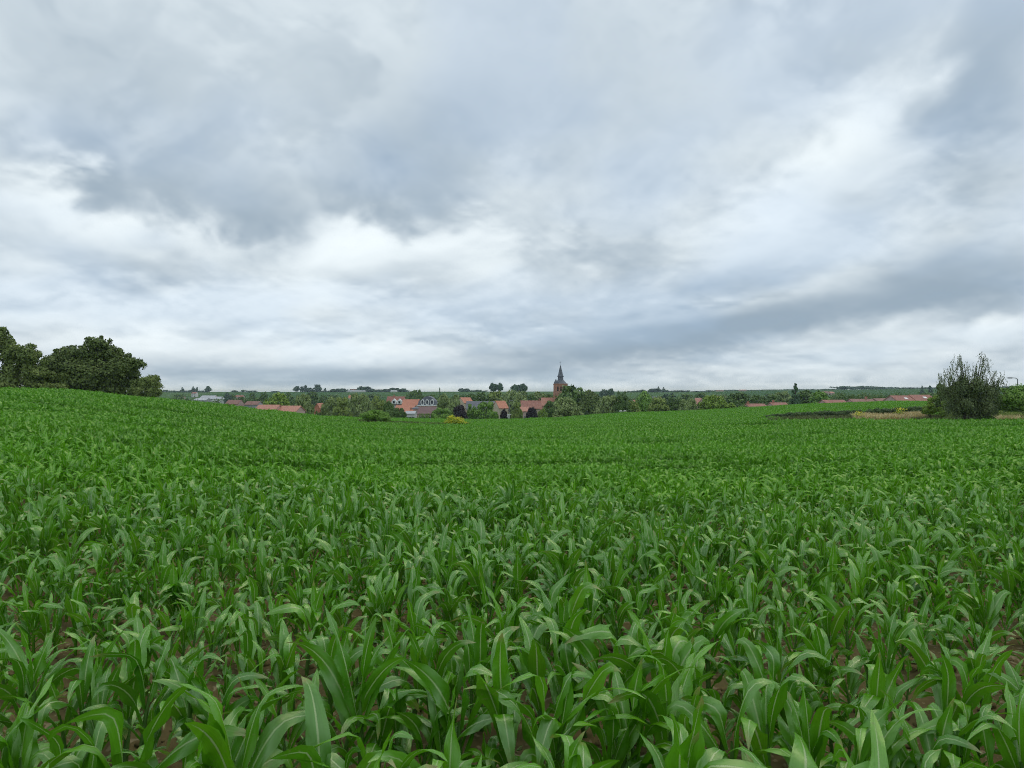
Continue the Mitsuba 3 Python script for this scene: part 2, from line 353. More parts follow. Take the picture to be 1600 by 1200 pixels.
for k in range(N_IND):
    row = HY - (pz_[k] - EYE) / py_[k] * F; col = 800 + px_[k] / py_[k] * F
    if size[k] < .45:
        lab, grp = 'stunted small maize plant, far lower than its neighbours in the nearest rows', 'stunted maize plants'
    elif row > 1200:
        side = 'left third' if col < 533 else 'middle third' if col < 1067 else 'right third'
        lab, grp = 'green maize plant whose foot is cut off by the bottom edge, in its ' + side, 'maize plants cut off by the bottom edge, ' + side
    else:
        side = 'left half' if col < 800 else 'right half'
        lab, grp = 'whole green maize plant standing just above the bottom edge, in the ' + side, 'whole maize plants of the nearest rows, ' + side
    key = thing('maize_plant', lab, 'maize plant', grp)
    m = T().translate([float(px_[k]), float(py_[k]), float(pz_[k])]).rotate([1, 0, 0], float(tilt[k, 0])).rotate([0, 1, 0], float(tilt[k, 1])).rotate([0, 0, 1], math.degrees(spin[k])).scale(float(size[k]))
    for i, d in enumerate(PLY[which[k]]):
        obj('leaf' if i else 'stalk', d, 'maize_leaf' if i else 'maize_stalk', key, to_world=m)


def scatter(templates, which, x, y, z, s, rz):
    """All plants as one mesh: template meshes copied to the places."""
    out, n = [], 0
    V, Fc, UV = [], [], []
    for k, (v, f, uv) in enumerate(templates):
        sel = np.nonzero(which == k)[0]
        if len(sel) == 0:
            continue
        c, sn = np.cos(rz[sel])[:, None], np.sin(rz[sel])[:, None]
        P = np.stack([(v[None, :, 0] * c - v[None, :, 1] * sn) * s[sel, None] + x[sel, None], (v[None, :, 0] * sn + v[None, :, 1] * c) * s[sel, None] + y[sel, None],
                      v[None, :, 2] * s[sel, None] + z[sel, None]], -1)
        V.append(P.reshape(-1, 3)); UV.append(np.tile(uv, (len(sel), 1)))
        Fc.append((f[None] + (np.arange(len(sel)) * len(v))[:, None, None]).reshape(-1, 3) + n)
        n += len(sel) * len(v)
    return np.vstack(V), np.vstack(Fc), np.vstack(UV)


def group(name, mesh, bsdf):
    scene[name] = {'type': 'shapegroup', 'crop': mikit.ply((mesh[0], mesh[1]), bsdf, smooth=True, uv=mesh[2])}


labels['maize_crop'] = {'label': 'dense green maize crop covering the field behind the nearest plants', 'category': 'maize', 'kind': 'stuff'}
n_crop = 0


def plant_patch(groupname, m):
    global n_crop
    n_crop += 1
    scene['maize_crop__%03d' % n_crop] = {'type': 'instance', 'g': {'type': 'ref', 'id': groupname}, 'to_world': m}


TN = [merged(maize(100 + k, 9, 3, 4)) for k in range(20)]
sl = slice(N_IND, None)
group('maize_rows', scatter(TN, which[sl], px_[sl], py_[sl], pz_[sl], size[sl], spin[sl]), 'maize_leaf')
plant_patch('maize_rows', T())

# farther crop: patches of rows in three degrees of detail, laid on the slope
LODS = [('maize_patch_fine', 15, 42, (6, 3, 3, 8, 1.05), .125, 6), ('maize_patch_plain', 42, 88, (4, 2, 3, 7, 1.2), .150, 6), ('maize_patch_far', 88, 400, (2, 2, 3, 5, 1.6), .18, 6)]
for name, r0, r1, (nseg, nx, sides, nl, wide), step, nvar in LODS:
    tem = [merged(maize(300 + k, nseg, nx, sides, nl, wide)[(0 if nx > 2 else 1):]) for k in range(10)]
    for k in range(nvar):
        g = np.random.default_rng(900 + k)
        u, v = np.meshgrid(np.arange(0, PATCH_U, step), np.arange(5) * .75 + .375, indexing='ij')
        u = u.ravel() + g.normal(0, .03, u.size) - PATCH_U / 2; v = v.ravel() + g.normal(0, .04, u.size) - PATCH_V / 2
        ok = g.random(u.size) > .06
        u, v = u[ok], v[ok]
        x, y = to_xy(u, v)
        s = g.uniform(.80, 1.16, len(x)) * np.where(g.random(len(x)) < .08, .65, 1) * (.9 + .25 * meshkit.noise(np.stack([u / 1.3, v / 1.3, 0 * u + k], -1), 4))
        group('%s_%03d' % (name, k + 1), scatter(tem, g.integers(0, 10, len(x)), x, y, 0 * x, s, g.uniform(0, 6.28, len(x))), 'maize_far_leaf')
    lim = int(min(r1, 215) / 3.5) + 4
    tu, tv = np.meshgrid(np.arange(-lim, lim), np.arange(-lim, lim), indexing='ij')
    cx, cy = to_xy((tu.ravel() + .5) * PATCH_U, (tv.ravel() + .5) * PATCH_V - .375)
    r = np.hypot(cx, cy)
    ok = (r >= r0) & (r < r1) & crop_here(cx, cy)
    cx, cy = cx[ok], cy[ok]
    cz = ground(cx, cy); sx = (ground(cx + 1.5, cy) - ground(cx - 1.5, cy)) / 3; sy = (ground(cx, cy + 1.5) - ground(cx, cy - 1.5)) / 3
    g = np.random.default_rng(77); vg = vigour(cx, cy) * (.92 + .16 * meshkit.fbm(np.stack([cx / 25, cy / 12, 0 * cx], -1), 2, 8))
    for a in range(len(cx)):
        flip = g.choice([1., -1.]); h = vg[a]
        plant_patch('%s_%03d' % (name, g.integers(1, nvar + 1)), T(np.array([[flip, 0, 0, cx[a]], [0, flip, 0, cy[a]], [sx[a] * flip, sy[a] * flip, h, cz[a]], [0, 0, 0, 1]])))


# clods and small weeds between the rows
g = np.random.default_rng(31)
ico = trimesh.creation.icosphere(subdivisions=1)
iv, jf = np.array(ico.vertices), np.array(ico.faces)
n = 3800
cx, cy = g.uniform(-1, 1, n), 1.6 + 9.5 * g.random(n) ** 1.4
cx = cx * (.78 * cy + .8)
cs = .010 + .030 * g.random(n) ** 3
V = iv[None] * (1 + .5 * (meshkit.noise((iv[None] * 1.7 + np.arange(n)[:, None, None] * 3.1), 2)[..., None] - .5)) * cs[:, None, None] * np.array([1.2, 1.0, .75])
V = V + np.stack([cx, cy, ground(cx, cy) + NEAR_Z(cx, cy) + cs * .15], 1)[:, None]
obj('soil_clods', (V.reshape(-1, 3), (jf[None] + (np.arange(n) * len(iv))[:, None, None]).reshape(-1, 3)), 'soil_material', smooth=True)
labels['soil_clods'] = {'label': 'crumbled brown clods lying on the soil between the nearest rows', 'category': 'soil', 'kind': 'stuff'}
seedlings = [merged([blade(np.random.default_rng(60 + k), g.uniform(.05, .13), g.uniform(.012, .024), g.uniform(.6, 1.2), g.uniform(1.2, 2.2), 6.28 * i / 6 + g.normal(0, .4), 0, 3, 2) for i in range(6)]) for k in range(8)]
n = 1500
cx, cy = g.uniform(-1, 1, n), 1.6 + 9 * g.random(n) ** 1.3
cx = cx * (.78 * cy + .8)
ok = meshkit.fbm(np.stack([cx * .8, cy * .8, 0 * cx], -1), 3, 4) > .47
cx, cy = cx[ok], cy[ok]
sw = scatter(seedlings, g.integers(0, 8, len(cx)), cx, cy, ground(cx, cy) + NEAR_Z(cx, cy), g.uniform(.5, 1.3, len(cx)), g.uniform(0, 6.28, len(cx)))
obj('low_weeds', (sw[0], sw[1]), 'maize_leaf', smooth=True, uv=sw[2])
labels['low_weeds'] = {'label': 'tiny green weeds sprouting on the bare soil between the nearest rows', 'category': 'weeds', 'kind': 'stuff'}

# ------------------------------------------------------------------ trees: leaf-covered crowns over tapered trunks and limbs
def foliage(name, dark, light, rough=.6, scale=1.2):
    def colour(p, n, uv):
        return mikit.mix(dark, light, mikit.smoothstep(.15, .85, mikit.noise(p.x * scale, p.y * scale, p.z * scale)) * .6 + mikit.noise(p.x * 7, p.y * 7, p.z * 7) * .4)
    scene[name] = {'type': 'twosided', 'bsdf': {'type': 'principled', 'base_color': mikit.proc(colour), 'roughness': rough, 'specular': .35}}


foliage('oak_leaves', (0.076, 0.122, 0.023), (0.153, 0.206, 0.050))
foliage('ash_leaves', (0.113, 0.172, 0.036), (0.217, 0.276, 0.069))
foliage('dark_leaves', (0.067, 0.130, 0.028), (0.145, 0.237, 0.049))
foliage('green_leaves', (0.121, 0.248, 0.036), (0.230, 0.391, 0.063))
foliage('lime_leaves', (0.154, 0.266, 0.029), (0.279, 0.395, 0.060))
foliage('willow_leaves', (0.152, 0.221, 0.065), (0.327, 0.410, 0.143))
foliage('olive_leaves', (0.158, 0.231, 0.045), (0.294, 0.376, 0.084))
foliage('copper_leaves', (0.021, 0.016, 0.019), (0.047, 0.032, 0.035))
foliage('birch_leaves', (0.078, 0.114, 0.036), (0.176, 0.219, 0.081))
foliage('fir_leaves', (0.043, 0.094, 0.039), (0.098, 0.182, 0.069))
foliage('bush_leaves', (0.112, 0.232, 0.023), (0.209, 0.380, 0.050))
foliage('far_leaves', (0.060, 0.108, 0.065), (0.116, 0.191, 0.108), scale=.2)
foliage('yellow_flowers', (0.533, 0.497, 0.019), (0.776, 0.756, 0.049), scale=3)
foliage('weed_leaves', (0.082, 0.113, 0.029), (0.194, 0.216, 0.073), scale=2)
foliage('dry_grass', (0.460, 0.380, 0.180), (0.740, 0.630, 0.330), scale=2)
foliage('hedge_leaves', (0.057, 0.101, 0.038), (0.137, 0.202, 0.071), scale=2)


def bark(p, n, uv):
    return mikit.mix((.05, .04, .03), (.13, .11, .09), mikit.fbm(p.x * 6, p.y * 6, p.z * 1.5, 3))


scene['bark'] = {'type': 'diffuse', 'reflectance': mikit.proc(bark)}


def leaves(rng, pts, nrm, size, hang=0.0, long=1.6):
    """One bent diamond (two triangles) per point, turned at random about its outward direction; hang pulls the leaf's axis down."""
    n = len(pts)
    nn = nrm + rng.normal(0, .55, (n, 3)); nn /= np.linalg.norm(nn, axis=1, keepdims=True)
    a = rng.normal(0, 1, (n, 3)); a[:, 2] -= hang * 3
    a -= nn * (a * nn).sum(1, keepdims=True); a /= np.linalg.norm(a, axis=1, keepdims=True) + 1e-9
    b = np.cross(nn, a)
    s = (size * rng.uniform(.6, 1.4, n))[:, None]
    bend = nn * s * .18
    v = np.stack([pts - a * s * long / 2, pts + b * s * .5 - bend, pts + a * s * long / 2, pts - b * s * .5 - bend], 1).reshape(-1, 3)
    k = np.arange(n)[:, None] * 4
    return v, np.vstack([k + [0, 1, 2], k + [0, 2, 3]])


def tube(p, r, sides=6):
    p, r = np.asarray(p, float), np.asarray(r, float)
    t = np.gradient(p, axis=0); t /= np.linalg.norm(t, axis=1, keepdims=True) + 1e-12
    a = np.cross(t, [0.3, 1, .1]); a /= np.linalg.norm(a, axis=1, keepdims=True) + 1e-12
    b, ang = np.cross(t, a), np.arange(sides) * 2 * np.pi / sides
    v = (p[:, None] + r[:, None, None] * (np.cos(ang)[None, :, None] * a[:, None] + np.sin(ang)[None, :, None] * b[:, None])).reshape(-1, 3)
    i, j = np.meshgrid(np.arange(len(p) - 1), np.arange(sides), indexing='ij')
    q = np.stack([i * sides + j, i * sides + (j + 1) % sides, (i + 1) * sides + (j + 1) % sides, (i + 1) * sides + j], -1).reshape(-1, 4)
    return v, np.vstack([q[:, [0, 1, 2]], q[:, [0, 2, 3]]])


def ball(rng, n):
    v = rng.normal(0, 1, (n, 3)); return v / np.linalg.norm(v, axis=1, keepdims=True)


def lump_leaves(rng, lumps, n, size, hang=0., long=1.6, shell=.35):
    """Leaves spread through ellipsoid clumps, most of them near the clump's outside."""
    lumps = np.asarray(lumps, float)
    w = lumps[:, 3] * lumps[:, 5]; k = rng.choice(len(lumps), n, p=w / w.sum())
    d = ball(rng, n)
    d[:, 2] = np.where((d[:, 2] < -.5) & (rng.random(n) < .6), -d[:, 2] * .8, d[:, 2])
    r = 1 - (1 - shell) * rng.random(n) ** 1.6
    r *= 1 + .16 * rng.normal(0, 1, n) * (rng.random(n) < .3)
    rad = lumps[k][:, 3:6]
    return leaves(rng, lumps[k][:, :3] + d * rad * r[:, None], d / rad / np.linalg.norm(d / rad, axis=1, keepdims=True), size, hang, long)


def skeleton(rng, lumps, top, r0, fork=.3, n=9):
    """Trunk with limbs that reach into the clumps (unit tree)."""
    parts = [tube([[0, 0, -.03], [.01, 0, fork * .5], [-.01, .01, fork], [0, 0, top]], [r0 * 1.3, r0, r0 * .85, r0 * .15])]
    for l in np.asarray(lumps)[rng.permutation(len(lumps))[:n]]:
        z0 = rng.uniform(.6, 1.3) * fork
        e = np.array(l[:3]); s = np.array([0, 0, min(z0, e[2] * .9)])
        parts.append(tube([s, (s + e) / 2 + [0, 0, .04], e], [r0 * .5, r0 * .32, r0 * .1], 4))
    return join(*parts)


def unit_tree(kind, seed, n, size):
    """Crown and trunk of a tree one unit tall and one unit wide."""
    rng = np.random.default_rng(seed)
    L = []
    hang, long, shell = 0., 1.6, .40
    if kind == 'broad':
        for k in range(34):
            d = ball(rng, 1)[0]; d[2] = abs(d[2]) * 1.0 - .35
            r = rng.uniform(.55, 1.0)
            s = rng.uniform(.10, .17)
            L.append([d[0] * .40 * r, d[1] * .40 * r, .54 + d[2] * .44 * r, s, s, s * .95])
        L += [[0, 0, .55, .32, .32, .34], [0, 0, .35, .36, .36, .2]]
    elif kind == 'round':                                    # a wide dome whose crown comes down to the ground
        for k in range(46):
            a, h = rng.uniform(0, 6.283), rng.random() ** .8
            r = .44 * math.sqrt(max(0, 1 - (h * .95) ** 2)) * rng.uniform(.75, 1.03)
            s = rng.uniform(.07, .13)
            L.append([math.cos(a) * r, math.sin(a) * r, .06 + h * .86, s, s, s * .9])
        L += [[0, 0, .40, .36, .36, .40], [0, 0, .18, .40, .40, .20]]
    elif kind == 'willow':
        hang, long = 1.0, 2.6
        for k in range(40):
            a, h = rng.uniform(0, 6.283), rng.random()
            r = .40 * math.sqrt(max(0, 1 - (h * .9) ** 2)) * rng.uniform(.7, 1.05)
            s = rng.uniform(.08, .13)
            L.append([math.cos(a) * r, math.sin(a) * r, .10 + h * .78, s, s, s * 1.5])
        L += [[0, 0, .40, .34, .34, .40]]
    elif kind == 'poplar':
        for k in range(30):
            h = rng.random(); a = rng.uniform(0, 6.283)
            r = .30 * (math.sin(min(1, h * 1.2 + .15) * math.pi) ** .5 if h < .85 else .35) * rng.random()
            s = rng.uniform(.10, .18)
            L.append([math.cos(a) * r, math.sin(a) * r, .14 + h * .76, s, s, s * .7])
    elif kind == 'fir':
        for k in range(44):
            h = rng.random() ** 1.2; a = rng.uniform(0, 6.283)
            r = .42 * (1 - h) ** .85 * rng.uniform(.5, 1.0)
            s = .03 + .10 * (1 - h)
            L.append([math.cos(a) * r, math.sin(a) * r, .05 + h * .91 - r * .12, s * 1.2, s * 1.2, s * .8])
        hang = .4
    elif kind == 'umbrella':                                 # high open crown on a bare trunk
        for k in range(22):
            d = ball(rng, 1)[0]
            s = rng.uniform(.12, .20)
            L.append([d[0] * .34, d[1] * .34, .83 + d[2] * .10, s, s, s * .45])
    crown = lump_leaves(rng, L, n, size, hang, long, shell)
    v = crown[0]; v[:, 2] = np.maximum(v[:, 2], .0)
    fork = {'broad': .28, 'umbrella': .62, 'poplar': .2, 'fir': .9}.get(kind, .2)
    return crown, skeleton(rng, L, .8, .028 if kind != 'poplar' else .04, fork, 4 if kind in ('fir', 'poplar') else 9)


BANK = {}


def tree_ply(kind, var, detail):
    key = kind, var, detail
    if key not in BANK:
        n, size = {'fine': (26000, .020), 'near': (8000, .040), 'mid': (2800, .062), 'far': (900, .12)}[detail]
        c, t = unit_tree(kind, 17 * var + sum(map(ord, kind)) + len(detail), n, size)
        BANK[key] = mikit.ply(c), mikit.ply(t, smooth=True)
    return BANK[key]


tree_count = 0


def tree(name, kind, px, top, width, d, leaf, label, detail='near', cat='tree', group=None, loc=None, height=None, depth=1.0):
    """A tree whose crown the photograph shows around column px up to row top, width pixels wide, standing d metres ahead on the terrain."""
    global tree_count
    tree_count += 1
    p = at(px, top, d); w = 1.38 * width * d / F
    z0 = float(ground(p[0], p[1])) - .05
    h = (p[2] - z0) * 1.03
    t = thing(name, label, cat, group)
    m = T().translate([float(p[0]), float(p[1]), z0]).rotate([0, 0, 1], float((tree_count * 77) % 360)).scale([float(w) * 1.04, float(w) * 1.04 * depth, float(h)])
    c, tr = tree_ply(kind, tree_count % 3, detail)
    obj('crown', c, leaf, t, to_world=m)
    obj('trunk', tr, 'bark', t, to_world=m)
    return t


# the four trees behind the brow on the left
def limb_tree(name, label, px, d, lumps, n, size, leaf, hang=0., cat='tree', trunk=.22, seed=1, long=1.5):
    """A tree built clump by clump: lumps are (column, row, half width, half height) seen in the photograph, given depth as round clumps."""
    rng = np.random.default_rng(seed)
    base = at(px, 600, d); z0 = float(ground(base[0], base[1]))
    L = []
    for c, r, a, b in lumps:
        p = at(c, r, d) - [base[0], base[1], z0]
        wa, wb = a * d / F, b * d / F
        for k in range(5 if a > 12 else 2):
            o = rng.normal(0, .42, 3) * [wa, wa * 1.2, wb]
            s = rng.uniform(.55, .8)
            L.append([p[0] + o[0], p[1] + o[1] + rng.normal(0, wa * .5), max(p[2] + o[2], wb * s * .5), wa * s, wa * s, wb * s])
    t = thing(name, label, cat)
    crown = lump_leaves(rng, L, n, size, hang, long)
    crown[0][:, 2] = np.maximum(crown[0][:, 2], .02)
    m = T().translate([float(base[0]), float(base[1]), z0])
    obj('crown', mikit.ply(crown), leaf, t, to_world=m)
    H = max(l[2] for l in L)
    parts = [tube([[0, 0, -.2], [.1, 0, H * .3], [0, .1, H * .6], [0, 0, H * .9]], [trunk * 1.3, trunk, trunk * .7, trunk * .15], 8)]
    for l in L[::2]:
        s = np.array([0, 0, min(l[2] * .5, H * .5)]); e = np.array(l[:3])
        parts.append(tube([s, (s + e) / 2 + [0, 0, .2], e], [trunk * .4, trunk * .25, .02], 4))
    obj('trunk', join(*parts), 'bark', t, smooth=True, to_world=m)
    return t


limb_tree('ash_tree', 'tall loose grey-green tree cut off by the left edge of the photo', -14, 108,
          [(-40, 560, 30, 35), (-12, 540, 20, 26), (2, 528, 14, 13), (9, 519, 8, 6), (17, 533, 8, 7), (8, 560, 16, 22), (-5, 590, 26, 18), (-20, 522, 14, 10), (20, 547, 8, 8), (-20, 606, 30, 12), (10, 607, 22, 10)], 17000, .26, 'ash_leaves', seed=3)
limb_tree('ash_tree', 'smaller ragged tree between the leftmost tree and the broad dark dome', 45, 104,
          [(40, 565, 20, 22), (30, 553, 13, 13), (45, 546, 12, 8), (55, 556, 10, 9), (62, 572, 10, 12), (40, 592, 26, 16), (70, 592, 14, 14), (22, 575, 12, 16), (60, 600, 22, 12), (85, 604, 12, 7), (30, 609, 22, 9), (60, 611, 24, 9), (52, 580, 16, 16)], 17000, .25, 'ash_leaves', seed=4)
limb_tree('broad_tree', 'broad dark dome-shaped tree rising above the brow of the maize field on the left', 148, 112,
          [(148, 575, 48, 40), (130, 552, 26, 16), (150, 543, 20, 14), (148, 532, 9, 6), (165, 537, 10, 7), (176, 546, 9, 7), (105, 545, 10, 5), (114, 543, 6, 4), (88, 549, 6, 5), (86, 562, 14, 12), (95, 580, 22, 18), (185, 562, 17, 13),
           (200, 575, 14, 13), (209, 588, 10, 12), (203, 600, 13, 12), (195, 556, 8, 6), (128, 540, 7, 5), (160, 600, 52, 16), (100, 603, 26, 12), (205, 568, 7, 6), (150, 580, 34, 26), (180, 585, 26, 24), (120, 578, 26, 22), (150, 556, 22, 14), (195, 592, 18, 20), (172, 562, 16, 14), (100, 612, 26, 8), (140, 615, 34, 9), (185, 616, 32, 9), (212, 608, 12, 12), (80, 572, 8, 9), (96, 553, 4, 7), (140, 531, 4, 6), (156, 528, 4, 6), (168, 533, 4, 6), (183, 547, 4, 7), (206, 562, 4, 7), (214, 577, 4, 7)], 46000, .27, 'oak_leaves', trunk=.35, seed=5)
limb_tree('small_tree', 'small lighter green tree at the right foot of the broad dark dome', 232, 108,
          [(228, 603, 12, 14), (238, 600, 10, 12), (236, 590, 6, 6), (243, 592, 4, 4), (246, 610, 8, 9), (222, 613, 12, 8), (236, 614, 12, 8), (226, 596, 8, 9), (232, 606, 14, 14), (216, 606, 8, 12)], 9000, .17, 'ash_leaves', seed=6)

# the weeping birch and its neighbours on the right
D_B = 82.0
rng = np.random.default_rng(21)
base = at(1517, 655, D_B); zb = float(ground(base[0], base[1]))
sprays = [(1500, 553, 4, 24), (1498, 560, 6, 22), (1507, 568, 6, 30), (1492, 572, 6, 26), (1480, 574, 6, 26), (1474, 584, 6, 26), (1485, 588, 9, 30), (1535, 549, 3, 14), (1538, 556, 5, 22), (1532, 566, 5, 26), (1541, 570, 4, 22), (1525, 570, 3, 22),
          (1527, 580, 7, 30), (1512, 582, 8, 36), (1556, 579, 7, 24), (1564, 588, 3, 20), (1548, 584, 7, 36), (1558, 592, 6, 30), (1500, 592, 12, 48), (1522, 594, 12, 50), (1540, 596, 12, 50), (1482, 598, 10, 46), (1553, 600, 8, 46), (1470, 600, 5, 26),
          (1486, 614, 10, 42), (1500, 610, 12, 46), (1516, 608, 12, 48), (1532, 608, 12, 48), (1546, 612, 9, 44), (1493, 626, 9, 34), (1510, 624, 14, 34), (1528, 624, 14, 34), (1542, 626, 9, 32)]
P, N = [], []
for c, r, a, hang in sprays:
    for k in range(int(4 + a * (2.8 if r > 590 else 2.0))):
        p0 = at(c + rng.normal(0, a * (.95 if r < 592 else .65)), r + abs(rng.normal(0, 7)), D_B + rng.normal(0, a * .07)) - [base[0], base[1], zb]
        ln = hang * rng.uniform(.25, 1.0) * D_B / F
        m = int(ln / .075) + 2
        s = np.linspace(0, 1, m)
        sw = rng.normal(.22, .42, 2)
        P.append(np.stack([p0[0] + sw[0] * s ** 2 + rng.normal(0, .045, m), p0[1] + sw[1] * s ** 2 + rng.normal(0, .045, m), p0[2] - ln * s], 1))
P = np.vstack(P); P = P[P[:, 2] > .05]
hangers = leaves(rng, P, rng.normal(0, 1, P.shape), .085, .8, 1.7)
body = [(1495, 616, 12, 20), (1515, 612, 16, 22), (1535, 614, 13, 22), (1512, 636, 18, 16), (1530, 636, 15, 16), (1494, 638, 10, 14), (1540, 640, 8, 12)]
BL = []
for c, r, a, b in body:
    p = at(c, r, D_B) - [base[0], base[1], zb]
    for k in range(6):
        s = rng.uniform(.5, .8); wa, wb = a * D_B / F, b * D_B / F
        BL.append([p[0] + rng.normal(0, wa * .4), p[1] + rng.normal(0, wa * .6), max(.3, p[2] + rng.normal(0, wb * .3)), wa * s, wa * s, wb * s])
dense = lump_leaves(rng, BL, 14000, .13, .9, 1.8)
dense[0][:, 2] = np.maximum(dense[0][:, 2], .02)
t = thing('weeping_tree', 'large weeping tree with drooping ragged tops at the right edge of the maize', 'tree')
mB = T().translate([float(base[0]), float(base[1]), zb])
obj('crown', mikit.ply(join(hangers, dense)), 'birch_leaves', t, to_world=mB)
stems = []
for c, r, *_ in sprays:
    e = at(c, r + 2, D_B) - [base[0], base[1], zb]
    s0 = np.array([e[0] * .15, 0, 0]); mid = np.array([e[0] * .55, 0, e[2] * .6])
    stems.append(tube([s0, mid, e], [.11, .07, .015], 5))
obj('trunk', join(*stems), 'bark', t, smooth=True, to_world=mB)
limb_tree('bush', 'dark rounded bush against the left side of the weeping tree', 1470, 88, [(1471, 608, 9, 9), (1468, 620, 10, 10), (1474, 632, 12, 14)], 5000, .14, 'dark_leaves', cat='bush', trunk=.06, seed=8)
limb_tree('bush', 'yellow-green shrub at the left foot of the weeping tree', 1452, 86, [(1455, 634, 9, 6), (1463, 626, 6, 7), (1449, 641, 9, 5), (1466, 641, 8, 7), (1444, 644, 6, 4), (1459, 641, 7, 6), (1452, 629, 4, 4), (1460, 620, 3, 4), (1469, 632, 6, 7)], 7000, .11, 'lime_leaves', cat='bush', trunk=.05, seed=9)
limb_tree('bush', 'wide green thicket at the right edge of the photo', 1592, 84,
          [(1590, 621, 24, 15), (1612, 617, 24, 16), (1570, 622, 14, 14), (1600, 630, 36, 14), (1567, 636, 14, 10), (1585, 609, 12, 6), (1604, 607, 9, 5), (1574, 613, 9, 6)], 15000, .15, 'green_leaves', cat='bush', trunk=.08, seed=10)
# field bush on the bank
limb_tree('bush', 'round bright green bush standing on the bank inside the maize field', 587, 109, [(587, 650, 18, 8), (577, 652, 10, 8), (598, 652, 9, 8), (584, 645, 10, 5), (592, 644, 7, 4), (588, 656, 19, 8), (583, 643, 9, 4), (593, 646, 9, 5)], 9000, .15, 'bush_leaves', cat='bush', trunk=.06, seed=11)

